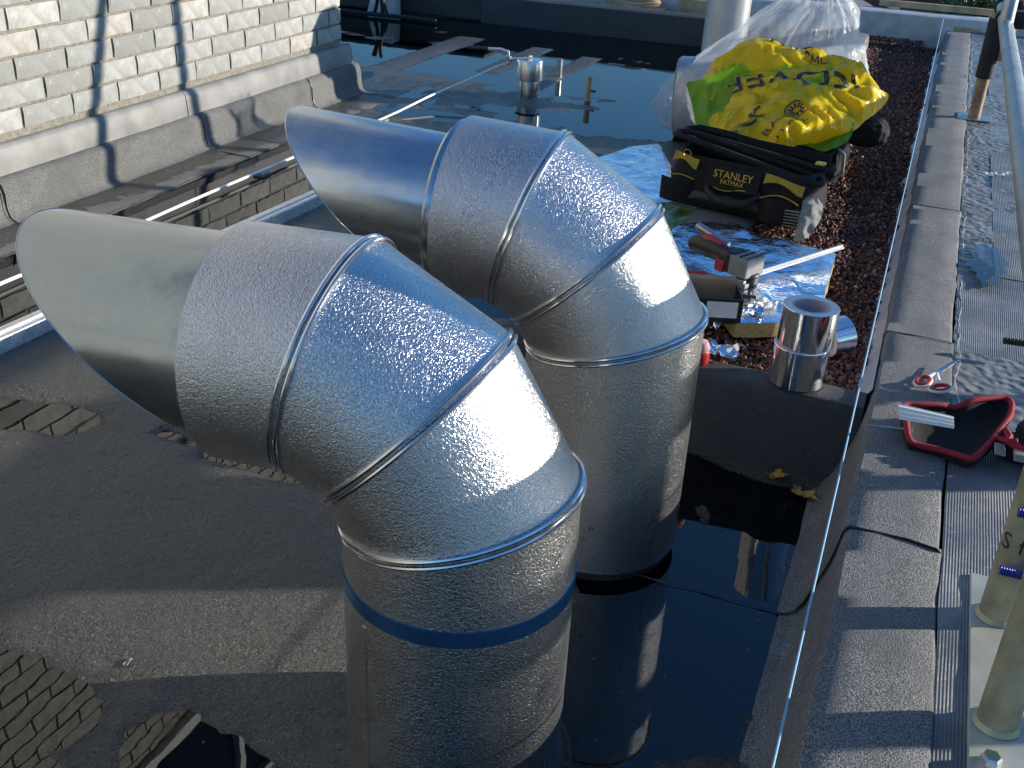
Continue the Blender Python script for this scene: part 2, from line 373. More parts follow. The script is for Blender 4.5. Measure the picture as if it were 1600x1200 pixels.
for row in range(-38, 6):
    z = BZ5 + (5-row)*BC
    par = (row+1) % 2           # odd rows carry joints at even half steps
    k = -58 + (0 if row % 2 else 1)
    while k*.1125 + BY0 < Y_END - .01:
        y0 = BY0 + k*.1125 + .005; y1 = min(BY0 + (k+2)*.1125 - .005, Y_END); L_ = y1-y0
        vis = z < .70 and y0 > 1.70
        if -.32 < z - 2.95 < .62 and 2.55 < (y0+y1)/2 < 3.75: k += 2; continue      # window opening
        if vis:
            me = random.choice(bm_full) if L_ > .15 else random.choice(bm_half)
            o = bpy.data.objects.new('brick', me); col.objects.link(o); o.parent = wall
            o.location = (random.uniform(-.002, .002), (y0+y1)/2-3, z); o.rotation_euler = (random.uniform(-.006, .006), 0, random.uniform(-.008, .008)); nb += 1
        else:
            rest_v.box((WX-.05+random.uniform(-.0015, .0015), (y0+y1)/2, z), (.1025, L_, .065))
        k += 2
kind(rest_v.build('upper_bricks', MAT['brick'], wall, smooth=0), 'stuff')
# upper window in the wall (seen mirrored in the puddle)
wf = MB()
for c_, s_ in (((WX-.02,3.15,2.66),(.09,1.2,.06)),((WX-.02,3.15,3.53),(.09,1.2,.06)),((WX-.02,2.58,3.095),(.085,.06,.81)),((WX-.02,3.72,3.095),(.085,.06,.81)),((WX-.02,3.3,3.095),(.08,.05,.81))): wf.box((c_[0]+.02, c_[1], c_[2]), s_)
wfo = wf.build('window_frame', MAT['white'], wall, smooth=0, bevel=.004)
gp = MB(); gp.box((WX-.0035,3.15,3.09),(.012,1.1,.84)); gp.build('window_pane', plain('dark_glass', (.01,.012,.014), .05), wfo, smooth=0)
# flashing lengths
def extr(prof, y0, y1, n, wob=.003, seed=0, taper=0.0):
    b = MB(); m_ = len(prof); P = []
    for j in range(n+1):
        y = y0 + (y1-y0)*j/n
        for i, (x, z) in enumerate(prof):
            o = wob*nz(y*3.3+seed, i*.35, seed) + wob*.5*nz(y*11, i*.5, seed+4) + taper*(1-j/n)
            P.append((x+o, y, max(.0015, z+.6*wob*nz(y*4, i*.4, seed+9))))
    fs = [(j*m_+i, (j+1)*m_+i, (j+1)*m_+i+1, j*m_+i+1) for j in range(n) for i in range(m_-1)]
    fs += [tuple(range(m_)), tuple(n*m_+i for i in reversed(range(m_)))]
    return b.add(P, fs)
FL = [(-2.70,.236),(-2.668,.236),(-2.660,.232),(-2.652,.215),(-2.647,.160),(-2.646,.142),(-2.652,.139),(-2.70,.139)]
for y0, y1, sd_ in ((1.3,3.372,1),(3.368,4.655,2)):
    extr(FL, y0, y1, 40, .003, sd_, .0035).build('flashing', MAT['lead'], wall, smooth=50)
UP = [(-2.70,.146),(-2.652,.146),(-2.632,.140),(-2.622,.126),(-2.617,.10),(-2.613,.05),(-2.604,.024),(-2.580,.010),(-2.52,.0075),(-2.425,.007),(-2.415,.001),(-2.70,.001)]
for y0, y1, sd_ in ((1.2,2.40,1),(2.395,3.42,2),(3.415,4.22,3),(4.215,4.68,4)):
    extr(UP, y0, y1, 40, .0035, sd_*3, .006).build('felt_skirting', MAT['felt_up'], wall, smooth=50)
    if y0 > 1.3:
        P = [(x+.0105+.002*nz(i, y0), y0-.006+.007*nz(i*.9, y0*7), z+.002) for i, (x, z) in enumerate(UP[2:-1])]
        MB().tube(P, [.0011+.0018*abs(nz(i*2.3, y0)) for i in range(len(P))], 6).build('bitumen_bead', MAT['bitumen'], wall)
P = [(-2.413+.012*nz(y*5, 1), y, .006) for y in np.arange(1.6, 4.2, .04)]
MB().tube(P, [.0008+.0035*max(0,nz(p[1]*14, 2.)) for p in P], 6).build('bitumen_bead', MAT['bitumen'], wall)

# ---- right-hand parapet in lapped felt
par = thing('parapet', 'low felt-capped parapet running along the right edge of the roof', 'parapet', (.1, 3, 0))
PR = [(-.052,.0012),(-.036,.005),(-.024,.013),(-.012,.040),(.002,.085),(.015,.135),(.021,.180),(.024,.198),(.031,.2055),(.07,.2065),(.12,.207),(.164,.2065),(.170,.203),(.172,.194),(.172,.06),(-.052,.001)]
laps = [-2.0, .1, 1.512, 2.36, 3.42, 5.1, 7.42]
for i, (a, b) in enumerate(zip(laps[:-1], laps[1:])):
    extr([(x, z) for x, z in PR], a, b+.004, max(8, int((b-a)/.02)), .0050, i*5, -.0035).build('felt_cap', MAT['felt'], par, smooth=50)
    if i > 1:
        P = [(x-.0035, a-.002+.008*nz(j*.8, a*9), z+.0015) for j, (x, z) in enumerate(PR[:13])]
        big = 1 if i == 2 else .45
        MB().tube(P, [big*(.0012+.0030*abs(nz(j*1.7, a))) for j in range(len(P))], 6).build('bitumen_bead', MAT['bitumen'], par)
# lap line of the floor felt
P = [(x, 1.512+.010*nz(x*9, 2), .0045) for x in np.arange(-.62, -.03, .02)]
kind(MB().tube(P, [.0006+.0014*max(0,nz(p[0]*20, 3)) for p in P], 6).build('floor_lap_seam', MAT['bitumen']), 'structure')

# ---- planter kerbs
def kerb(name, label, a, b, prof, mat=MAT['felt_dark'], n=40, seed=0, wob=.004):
    a = Vector(a); b = Vector(b); d = (b-a); L_ = d.length; d.normalize(); x = Vector((d.y, -d.x, 0))
    bld = extr(prof, 0, L_, n, wob, seed)
    bld.v = [tuple(a + d*p[1] + x*p[0] + Vector((0,0,p[2]))) for p in bld.v]
    o = bld.build(name, mat, smooth=50); return tag(o, label, 'kerb')
KP = [(-.058,.001),(-.056,.02),(-.050,.12),(-.046,.165),(-.036,.181),(-.018,.186),(.02,.186),(.042,.183),(.05,.170),(.055,.01),(.06,.001)]
# near cross kerb, running along -X so that its profile's outer side faces the camera
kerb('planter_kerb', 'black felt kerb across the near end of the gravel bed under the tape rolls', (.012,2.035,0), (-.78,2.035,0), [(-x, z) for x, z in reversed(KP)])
KL = [(-.095,.001),(-.092,.15),(-.085,.176),(-.06,.183),(.06,.183),(.085,.176),(.092,.15),(.095,.001)]
kerb('planter_kerb', 'grey felt kerb along the left side of the gravel bed behind the yellow bag', (-.50,2.10,0), (-.50,7.13,0), KL, MAT['felt'], 60, 3)
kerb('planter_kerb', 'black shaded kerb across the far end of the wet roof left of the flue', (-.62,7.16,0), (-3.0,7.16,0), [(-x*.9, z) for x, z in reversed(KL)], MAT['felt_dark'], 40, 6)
KB = [(-.16,.001),(-.16,.24),(-.150,.262),(.14,.27),(.15,.262),(.15,.001)]
kerb('rear_kerb', 'light grey kerb closing the far end of the gravel bed below the planks', (1.3,7.66,0), (-4.2,7.66,0), [(-x, z) for x, z in reversed(KB)], MAT['concrete'], 40, 9, .006)

# ---- lava gravel bed
def bed_z(y): 
    pts = [(2.0,.162),(2.8,.158),(3.4,.142),(4.2,.125),(6,.105),(7.5,.09)]
    for (a, za), (b, zb) in zip(pts[:-1], pts[1:]):
        if y <= b: return za+(zb-za)*max(0, (y-a))/(b-a)
    return .09
sb = MB(); sb.sheet(lambda u, v: (-.42+.44*u, 2.06+5.46*v, bed_z(2.06+5.46*v)-.012), 6, 40)
sb.sheet(lambda u, v: (-4.0+3.9*u, 7.2+.32*v, .10), 20, 3)
kind(sb.build('planter_soil', MAT['soil'], smooth=60), 'structure')
octv = np.array([(1,0,0),(-1,0,0),(0,1,0),(0,-1,0),(0,0,1),(0,0,-1)], float)
octf = np.array([(0,2,4),(2,1,4),(1,3,4),(3,0,4),(2,0,5),(1,2,5),(3,1,5),(0,3,5)])
def stones(n, xf, yf, zf, smin, smax):
    Vv = []; Ff = []; Cc = []
    for i in range(n):
        x = xf(); y = yf(); s = rng.uniform(smin, smax)*(1.6 if rng.random() < .06 else 1)
        A = rng.normal(size=(3,3)); Q, _ = np.linalg.qr(A)
        p = (octv*(rng.uniform(.55, 1.15, (6,1)))*np.array([1, .8, .62])*s) @ Q.T + np.array([x, y, zf(x, y)+rng.uniform(-.4, .55)*s])
        Vv.append(p); Ff.append(octf + 6*i); k = rng.uniform(.5, 1.6)
        q_ = rng.random(); c = np.array([.145, .050, .028]) if q_ < .78 else (np.array([.22, .11, .07]) if q_ < .97 else np.array([.32, .27, .22]))
        Cc.append(np.tile(np.append(c*k, 1), (6,1)))
    me = bpy.data.meshes.new('lava_gravel'); me.from_pydata(np.concatenate(Vv).tolist(), [], np.concatenate(Ff).tolist())
    ca = me.color_attributes.new('tint', 'FLOAT_COLOR', 'POINT'); ca.data.foreach_set('color', np.concatenate(Cc).ravel()); me.materials.append(MAT['lava']); me.update(); return me
def near_y(): return 2.07 + 5.4*rng.beta(.9, 1.35)
zz = lambda x, y: bed_z(y) + .012*nz(x*4, y*4, 2.) + (.018*max(0, (-x-.25))*3)
gv = link('lava_gravel', stones(17000, lambda: rng.uniform(-.41, .0), near_y, zz, .0045, .010)); kind(gv, 'stuff')
gv['label'] = 'dark red brown lava gravel filling the planter bed'
gv2 = link('lava_gravel', stones(3500, lambda: rng.uniform(-3.4, -.1), lambda: rng.uniform(7.24, 7.52), lambda x, y: .115+.03*nz(x*2, 1), .007, .014)); kind(gv2, 'stuff')
gv2['label'] = 'strip of red brown lava gravel beyond the far kerb'

# ---- walkway right of the parapet: ribbed protection sheets
t = NT('ribbed_protection_sheet').geo().set(Roughness=.42, IOR=1.5)
rib = t.wave(70, 'X'); c = t.ramp(t.noise(6, 5, .65), [(.3, (.075, .08, .09)), (.55, (.15, .155, .165)), (.75, (.24, .24, .235))]); t.color(c)
t.rough(t.ramp(t.noise(5, 4), [(.35, .25), (.65, .6)])); n1 = t.bump(rib, .5, .003); t.bump(t.noise(40, 4, .6, 1.), .5, .005, n1); MAT['ribbed'] = t.m
t = NT('crinkled_membrane').geo().set(IOR=1.5); c = t.ramp(t.noise(8, 5, .65), [(.3, (.10, .10, .10)), (.7, (.22, .22, .215))]); t.color(c)
t.rough(t.ramp(t.noise(6, 4), [(.35, .25), (.65, .6)])); n1 = t.bump(t.vor(45, 'SMOOTH_F1'), .9, .01); t.bump(t.noise(60, 3), .4, .003, n1); MAT['crinkle'] = t.m
wb = MB(); wb.box((.75, 2.5, .09), (1.15, 12, .18)); kind(wb.build('walkway', MAT['greywood'], smooth=0), 'structure')
sh = thing('protection_sheets', 'grey ribbed and crinkled protection sheets laid over the walkway beside the parapet', 'sheeting', (.7, 3, .18))
yb = [-1.5, .92, 1.9, 2.32, 2.85, 3.3, 3.75, 4.4, 5.4, 6.5, 7.5]
for i, (a, b) in enumerate(zip(yb[:-1], yb[1:])):
    def fn(u, v, a=a, b=b, i=i):
        y = a-.02 + (b-a+.04)*v; x0 = .170+.004*nz(y*7, i) + .003*nz(y*23, i)
        x = x0 + (1.3-x0)*u
        return (x, y, .1975 + .003*(i % 2) + .004*nz(x*5, y*5, i) + .002*nz(x*17, y*17, i+3.) + .004*v)
    MB().sheet(fn, 40, 24, .0025).build('sheet', MAT['ribbed'] if i in (1, 3) else MAT['crinkle'], sh, smooth=60)
# ribbed band on the crinkled lengths
MB().sheet(lambda u, v: (.262+.30*u, 2.86+4.4*v, .2015+.003*nz(u*3, v*9)+.004*(v<.02)), 12, 120, .002).build('ribbed_strip', MAT['ribbed'], sh, smooth=60)
# torn white film edge
for (ya, yb_, sd_) in ((2.05,2.9,1),(2.95,4.6,2),(4.9,7.2,3)):
    P = [(.181+.010*nz(y*9, sd_)+.005*nz(y*30, sd_), y, .203+.003*nz(y*20, 4)) for y in np.arange(ya, yb_, .02)]
    MB().tube(P, [.0005+.0018*max(0, nz(p[1]*17, sd_)) for p in P], 5).build('torn_film_edge', MAT['white'], sh)
pw = MB(); N = 60; c0 = at(1543, 415, .207)
pw.add([(c0.x+(.046+.022*nz(math.cos(a)*3, math.sin(a)*3, 4)+.008*nz(math.cos(a)*9, math.sin(a)*9, 4))*math.cos(a), c0.y+(.17+.05*nz(math.cos(a)*2, math.sin(a)*2, 8))*math.sin(a), .2135) for a in [2*math.pi*k/N for k in range(N)]], [tuple(range(N))])
kind(pw.build('walkway_puddle', MAT['water'], smooth=0), 'structure')
def flat_text(body, size, o, ang, mat, name, parent, z, n=0, flip=False):
    V_, F_ = text_geo(body, size, n); b = MB(); ca, sa = math.cos(ang), math.sin(ang)
    b.add([(o.x + (-v.x if flip else v.x)*ca - v.y*sa, o.y + (-v.x if flip else v.x)*sa + v.y*ca, z) for v in V_], F_); return b.build(name, mat, parent, smooth=0)
for ch, px_ in (('a', 1545), ('n', 1562), ('u', 1580)): flat_text(ch, .085, at(px_, 273, .21), math.pi, MAT['white'], 'printed_letter', sh, .2125)
for ch, px_ in (('a', 1538), ('s', 1556), ('u', 1574)): flat_text(ch, .07, at(px_, 372, .21), math.pi, MAT['lead'], 'printed_letter', sh, .2165)
# pale membrane edge tucked between gravel and parapet
def mem(u, v):
    y = 2.06 + 5.0*v; wv = nz(y*5.2, 1)+.6*nz(y*13, 4)
    return (.004 - .022*(1-u)**1.5*(1+.8*wv) + .016*u, y, .150-.05*min(1, (y-2)/4) + (.045+.028*wv)*u)
tag(MB().sheet(mem, 6, 200, .0015).build('membrane_edge', plain('lilac_membrane', (.42,.42,.46), .5, 0, .2, 12), smooth=60), 'pale ragged membrane edge tucked between the gravel and the parapet', 'membrane')
# ================================================================== DUCTS
def duct(label, x, y, phi, za, turn, zb, rn, L0, kk, galv, front):
    R_ = .1477; root = thing('ventilation_duct', label, 'duct', (x, y, 0), 'insulated ducts standing on the roof')
    def D(e): return Vector((math.cos(e)*math.cos(phi), math.cos(e)*math.sin(phi), math.sin(e)))
    Ds = [Vector((0,0,1)), D(math.pi/2-turn), D(math.pi/2-2*turn), D(math.pi/2-3*turn)]
    P = [Vector((x, y, za))]
    for d_, l in zip(Ds[1:], (.12, .12, .125)): P.append(P[-1]+d_*l)
    Wv = Vector((0,0,1)).cross(Vector((math.cos(phi), math.sin(phi), 0))).normalized()
    planes = [(Vector((x, y, zb)), Vector((0,0,1)))] + [(P[i], (Ds[i]+Ds[i+1]).normalized()) for i in range(3)] + [(P[3], Ds[3])]
    n = 128
    def seg(i, r=R_, a0=0, a1=0):
        d_ = Ds[i]; q = Wv.cross(d_); base = P[max(0, i-1)] if i else P[0]; rows = []
        for (pp, nn), off in ((planes[i], a0), (planes[i+1], a1)):
            row = []
            for k in range(n):
                a = 2*math.pi*k/n; c_ = base + r*(math.cos(a)*Wv + math.sin(a)*q)
                t_ = (pp-c_).dot(nn)/d_.dot(nn) + off; row.append(c_+d_*t_)
            rows.append(row)
        b = MB(); m_ = 4; vs_ = []
        for j in range(m_+1): vs_ += [A.lerp(B, j/m_) for A, B in zip(*rows)]
        return b.add(vs_, [(j*n+k, j*n+(k+1) % n, (j+1)*n+(k+1) % n, (j+1)*n+k) for j in range(m_) for k in range(n)])
    for i, nm_ in enumerate(('riser_cladding', 'elbow_gore', 'elbow_gore', 'collar_cladding')):
        b = seg(i, R_ + (.0012 if i in (0, 3) else 0)); b.build(nm_, MAT['stucco'], root, smooth=60)
    for i in range(3):
        pp, nn = planes[i+1]; q = Wv.cross(nn); an = math.acos(max(-1, min(1, Ds[i].dot(Ds[i+1]))))/2
        for off, rr in ((-.0044, .0029), (.0044, .0029)):
            path = [pp + nn*off + (R_+.0022)*(math.cos(2*math.pi*k/96)*Wv + math.sin(2*math.pi*k/96)/math.cos(an)*q) for k in range(96)]
            MB().tube(path, rr, 8, closed=True).build('seam_bead', MAT['bead'], root)
    # end disc of the collar
    d_ = Ds[3]; q = Wv.cross(d_)
    def ringp(r, t_): return [P[3] + d_*t_ + r*(math.cos(2*math.pi*k/n)*Wv + math.sin(2*math.pi*k/n)*q) for k in range(n)]
    def loft(rings):
        b = MB(); return b.add([p for r in rings for p in r], [(j*n+k, j*n+(k+1) % n, (j+1)*n+(k+1) % n, (j+1)*n+k) for j in range(len(rings)-1) for k in range(n)])
    loft([ringp(R_+.001, 0), ringp(R_-.004, .0008), ringp(rn-.004, -.003)]).build('collar_end_plate', MAT['stucco'], root, smooth=40)
    if front:
        loft([ringp(rn, .004), ringp(rn+.006, .005), ringp(rn+.006, .011), ringp(rn, .012)]).build('flange_ring', MAT[galv], root, smooth=30)
    else:
        loft([ringp(rn+.004, -.02), ringp(R_-.012, -.01), ringp(R_-.006, .004), ringp(R_-.006, .012), ringp(R_-.013, .018), ringp(rn, .020)]).build('flange_ring', MAT[galv], root, smooth=30)
        for k in (-2.75, -2.45):
            c_ = P[3] + d_*.012 + (R_-.006)*(math.cos(k)*Wv+math.sin(k)*q); nn = (math.cos(k)*Wv+math.sin(k)*q)
            MB().cyl(c_, c_+nn*.003, .004, .003, 10).build('rivet', MAT['bead'], root)
    # nozzle with its slanting mouth (upper lip longest)
    def rim(r, dl=0): return [P[3] + d_*(L0 + kk*math.sin(2*math.pi*k/n)*-1 + dl) + r*(math.cos(2*math.pi*k/n)*Wv + math.sin(2*math.pi*k/n)*q) for k in range(n)]
    A = ringp(rn, -.05); B = rim(rn); Ai = ringp(rn-.0025, -.05); Bi = rim(rn-.0025)
    m_ = 10
    rings = [[a.lerp(b_, j/m_) for a, b_ in zip(A, B)] for j in range(m_+1)]
    rings += [[b_.lerp(a, j/m_) for a, b_ in zip(Ai, Bi)] for j in range(m_+1)]
    loft(rings).build('nozzle', MAT[galv], root, smooth=40)
    rp = rim(rn-.001)
    MB().tube(rp, .0016, 6, closed=True).build('nozzle_lip', MAT[galv], root)
    if front:
        b = MB(); b.lathe([(R_+.0015, .3195), (R_+.0030, .3200), (R_+.0030, .3425), (R_+.0015, .343)], (x, y, 0), 128); b.build('blue_tape_band', MAT['bluetape'], root, smooth=40)
        b = MB(); b.lathe([(R_+.0012, zb), (R_+.012, zb-.004), (R_+.02, .002)], (x, y, 0), 96)
    else:
        b = MB(); b.lathe([(R_-.004, zb+.01), (R_-.010, .002)], (x, y, 0), 96)
    b.build('base_collar', MAT['felt_dark'], root, smooth=50)
    # screws along the collar and riser laps
    for k in ((-2.2,) if not front else ()):
        nn = (math.cos(k)*Wv+math.sin(k)*q); c_ = P[3]-d_*.012+nn*(R_+.001)
        MB().lathe([(0,.0022),(.0028,.0016),(.0034,0)], c_, 10, nn.to_track_quat('Z','Y').to_matrix()).build('screw', MAT['bead'], root)
    a_s = math.atan2(-y, -x)-.9
    b = MB(); b.sheet(lambda u, v: (x+(R_+.0022)*math.cos(a_s+.05*u), y+(R_+.0022)*math.sin(a_s+.05*u), zb+.004+(.30-zb)*v), 4, 12, .0012); b.build('lap_strip', MAT['stucco'], root, smooth=40)
    return root
d1 = duct('nearer silver embossed duct with a blue tape band and a grey smudged nozzle', -.4347, 1.0107, 3.2058, .4325, .531, .004, .1318, .1259, .1595, 'galv', True)
d2 = duct('farther silver embossed duct with a bright smooth nozzle and no tape band', -.4113, 1.5951, 3.2129, .4325, .505, .024, .1131, .2000, .1124, 'galv2', False)
# ================================================================== ROOF FITTINGS
# lightning conductor
lc = thing('lightning_conductor', 'thin white lightning conductor rod running along the wet roof beside the wall', 'conductor', (-2.245, 2, 0))
pth = [(-2.246+.004*nz(y*2, 3), y, .016+.003*nz(y*1.5, 8)) for y in np.arange(-1, 4.3, .1)]
pth += [(-2.24, 4.35, .02), (-2.20, 4.6, .05), (-2.10, 4.85, .10), (-2.02, 4.98, .145), (-1.97, 5.03, .165)]
MB().tube(pth, .0055, 8).build('rod', MAT['whitemetal'], lc)
for y in (2.3, 3.25, 4.2):
    b = MB(); b.box((-2.246, y, .007), (.045, .05, .014)); b.build('rod_holder', MAT['grey'], lc, smooth=0, bevel=.003)
# aluminium box section lying on the roof
tr = thing('aluminium_box_section', 'shiny aluminium box section lying on the roof behind the duct nozzles', 'metal bar', (-1.9, 2.5, 0))
A = Vector((-1.988, 1.05, .0275)); B = Vector((-1.868, 3.25, .0275))
b = MB(); b.bar(A, B, .056, .046); b.build('box_body', MAT['tray'], tr, smooth=0, bevel=.004)
b = MB(); b.bar(A+Vector((0,0,.0245)), B+Vector((0,0,.0245)), .012, .004); b.build('top_rib', MAT['tray'], tr, smooth=0, bevel=.001)
# capped aluminium vent
vx, vy = -1.872, 5.06
vt = thing('capped_vent_pipe', 'short aluminium vent pipe with a wider cap holding the conductor clamp', 'vent', (vx, vy, 0))
MB().lathe([(.0, .0), (.062, .002), (.056, .006), (.054, .09), (.05, .10)], (vx, vy, 0), 40).build('pipe', MAT['galv'], vt)
MB().lathe([(.054, .086), (.066, .086), (.0665, .092), (.0665, .178), (.064, .183), (.0, .186)], (vx, vy, 0), 40).build('cap', plain('spun_aluminium', (.68,.68,.68), .28, 1., .1, 30), vt)
MB().lathe([(.0, .206), (.010, .204), (.012, .198), (.012, .184)], (vx, vy, 0), 6).build('top_bolt', MAT['bead'], vt, smooth=20)
b = MB(); b.bar((vx-.012, vy, .190), (vx-.105, vy-.02, .178), .022, .006); b.build('clamp_bar', MAT['bead'], vt, smooth=0, bevel=.002)
b = MB(); b.box((vx-.108, vy-.022, .178), (.03, .028, .03)); b.tube([(vx-.108, vy-.022, .15), (vx-.108, vy-.022, .215)], .006, 8); b.build('clamp', MAT['steel'], vt, smooth=30, bevel=.002)
MB().tube([(vx-.108, vy-.02, .185), (vx-.13, vy+.03, .205), (vx-.2, vy+.10, .20), (vx-.32, vy+.20, .175), (vx-.46, vy+.30, .15)], .006, 8).build('cable_tail', MAT['white'], vt)
MB().tube([(vx-.30, vy+.185, .179), (vx-.38, vy+.245, .162), (vx-.47, vy+.305, .148)], .009, 8).build('cable_sleeve', MAT['rubber'], vt)
# thin stand pipe, plus a pale tube added in place of a water reflection
for (px, py, hh, rr, lb) in ((918, 157, .115, .0155, 'thin rusty stand pipe with a small side peg right of the capped vent'), (873, 121, .10, .017, 'thin pale tube standing in for a reflection just behind and right of the capped vent')):
    p = at(px, py); st = thing('upright_tube', lb, 'pipe', p)
    MB().lathe([(.0, 0), (rr+.006, 0), (rr+.005, .004), (rr, .006), (rr, hh), (rr-.003, hh), (rr-.003, hh-.02)], p, 20).build('tube', MAT['oldtube'] if px > 900 else MAT['steel'], st)
    if px > 900:
        b = MB(); b.cyl((p.x+rr*.8, p.y, hh*.42), (p.x+rr+.022, p.y, hh*.42), .005, .007, 8); b.build('peg', MAT['black'], st)
# flue
fx, fy = -.975, 5.34
fl = thing('flue_pipe', 'pale grey flue pipe rising behind the clear plastic bag', 'flue', (fx, fy, 0))
MB().lathe([(.135, .002), (.13, .03), (.106, .05), (.104, .80)], (fx, fy, 0), 48).build('pipe', plain('painted_flue', (.50,.52,.53), .35, .5, .08, 8), fl)
MB().lathe([(.104, .62), (.142, .64), (.148, .72), (.142, .80), (.12, .86), (.08, .90), (.0, .915)], (fx, fy, 0), 48).build('domed_cowl', MAT['galv2'], fl)
# black clad housing far left with pale block and hoses
hs = thing('black_roof_housing', 'black felt-clad roof housing beyond the corner of the brick wall', 'housing', (-3.6, 7.3, 0))
b = MB(); b.box((-3.72, 7.35, .10), (1.45, .5, .2)); b.build('clad_body', MAT['felt_dark'], hs, smooth=0, bevel=.02)
b = MB(); b.box((-3.72, 7.33, .22), (1.55, .6, .03)); b.build('top_board', MAT['felt_dark'], hs, smooth=0, bevel=.01)
pb_ = at(597, 22); pale = thing('pale_block', 'pale concrete block standing by the black housing at the far left', 'block', (pb_.x, 6.98, 0))
b = MB(); b.prism([(pb_.x-.10, 6.93, .0), (pb_.x+.12, 6.93, .0), (pb_.x+.10, 6.95, .19), (pb_.x-.05, 6.95, .19)], (0, .12, 0)); b.build('block_body', MAT['concrete'], pale, smooth=0, bevel=.012)
hz_ = thing('black_hose', 'black hoses looped in front of the pale block at the far left', 'hose', (pb_.x, 6.85, 0))
for q in range(3):
    MB().tube([(pb_.x+.0+.05*q+.05*math.sin(k*.5+q)*.6, 6.86-.02*q, .012+.26*k/7) for k in range(8)], .013, 8).build('hose_loop', MAT['rubber'], hz_)
MB().tube([(pb_.x-.5+.1*k, 6.83+.01*math.sin(k), .02) for k in range(11)], .014, 8).build('hose_run', MAT['rubber'], hz_)
# hose basket + board on far kerb
cb = at(1000, -2, .20); cl = thing('coiled_mat', 'round straw-coloured coil lying on the gravel beyond the far kerb', 'coil', (cb.x, 7.38, .13))
for q in range(6):
    rr = .24-.018*q
    MB().tube([(cb.x+rr*math.cos(a), 7.42+.45*rr*math.sin(a), .15+.016*q+.006*math.sin(a*3+q)) for a in [2*math.pi*k/40 for k in range(40)]], .013, 7, closed=True).build('coil_turn', MAT['timber'] if q % 2 else MAT['card'], cl)
bd = MB(); bd.box((cb.x+.50, 7.47, .16), (.42, .04, .16)); tag(bd.build('timber_board', MAT['timber'], smooth=0, bevel=.004), 'orange-brown timber board standing between the straw coil and the flue', 'board')
# planks and battens on the rear kerb
def plank(a, b_, w_, h_, lb, mat='timber', nm_='timber_plank', gr='timber lying beyond the rear kerb'):
    o = MB(); o.bar(a, b_, w_, h_); return tag(o.build(nm_, MAT[mat], smooth=0, bevel=.003), lb, 'plank', gr)
ka, kb2 = at(1368, 13, .29), at(1556, 31, .29)
plank((ka.x, 7.83, .292), (kb2.x, 7.83, .292), .035, .04, 'long pale timber batten lying on top of the rear kerb', nm_='timber_batten')
plank(aty(1455, 40, 7.55)+Vector((0,0,.0)), aty(1530, 50, 7.50), .03, .03, 'short yellowish timber stick at the corner where kerb meets parapet', nm_='timber_stick')
plank(aty(1365, 22, 7.95), aty(1290, -22, 8.7), .16, .025, 'wide grey plank leaning away behind the rear kerb', 'greywood')
plank(aty(1325, 15, 8.0), aty(1275, -15, 8.9), .10, .025, 'pale plank lying left of the wide grey plank', 'timber')
plank(aty(1398, 12, 8.0), aty(1375, -8, 9.0), .06, .03, 'narrow pale batten right of the wide grey plank', 'timber', 'timber_batten')
plank(aty(1265, 18, 8.0), aty(1215, -8, 9.0), .12, .025, 'dark plank partly hidden behind the clear plastic bag', 'greywood')
nr = MB(); nr.add([(-6, 7.81, .02), (4, 7.81, .02), (4, 9.3, .02), (-6, 9.3, .02)], [(0,1,2,3)]); kind(nr.build('lower_roof', MAT['felt_dark'], smooth=0), 'structure')
# neighbour's brick wall
nw = thing('garden_brick_wall', 'dark red-brown brick wall in shade beyond the planks at the top right', 'wall', (.2, 9.3, 0))
b = MB(); b.box((-.8, 9.42, -.5), (5.0, .2, 1.6)); b.build('mortar_joint', plain('dark_mortar', (.10,.085,.07), .95, 0, .3, 60), nw, smooth=0)
b = MB(); b.box((0,0,0), (.213, .1, .063)); bme = b.mesh('brick', MAT['redbrick'], 0)
for r_ in range(8):
    for k_ in range(13):
        o = bpy.data.objects.new('brick', bme); col.objects.link(o); o.parent = nw
        o.location = (-1.5+k_*.225+(r_ % 2)*.1125, .068+random.uniform(-.003, .003), -.25+r_*.075); o.rotation_euler = (random.uniform(-.01,.01), 0, random.uniform(-.01,.01))
# shrub by the wall
bs = thing('green_shrub', 'leafy green shrub growing against the dark brick wall', 'shrub', (.55, 9.05, .02))
lv = MB(); r0 = random.Random(4)
for cx, cz, n_, rr in ((.02,.12,240,.14),(.42,.15,420,.18),(.62,.15,260,.18),(.22,.2,200,.14)):
    for i in range(n_):
        d_ = Vector((r0.gauss(0,1), r0.gauss(0,.6), r0.gauss(0,1))).normalized()*rr*r0.random()**.4; c_ = Vector((cx, 9.12, cz))+d_
        u = Vector((r0.gauss(0,1), r0.gauss(0,1), r0.gauss(0,1))).normalized(); v_ = u.orthogonal().normalized(); s_ = r0.uniform(.012, .026)
        lv.add([c_-u*s_*1.6, c_+v_*s_*.7+u*.1*s_, c_+u*s_*1.6, c_-v_*s_*.7], [(0,1,2,3)])
t = NT('shrub_leaf').set(Roughness=.5); t.color(t.ramp(t.noise(9, 3), [(.3, (.03,.07,.015)), (.7, (.12,.17,.05))])); lo = kind(lv.build('crown', t.m, bs, smooth=0), 'stuff')
for q in range(5):
    x_ = .12+.12*q; MB().tube([(.35, 9.1, .02), (.5*(x_+.35), 9.1, .12), (x_, 9.12, .28)], [.012, .009, .004], 6).build('stem', MAT['card'], bs)

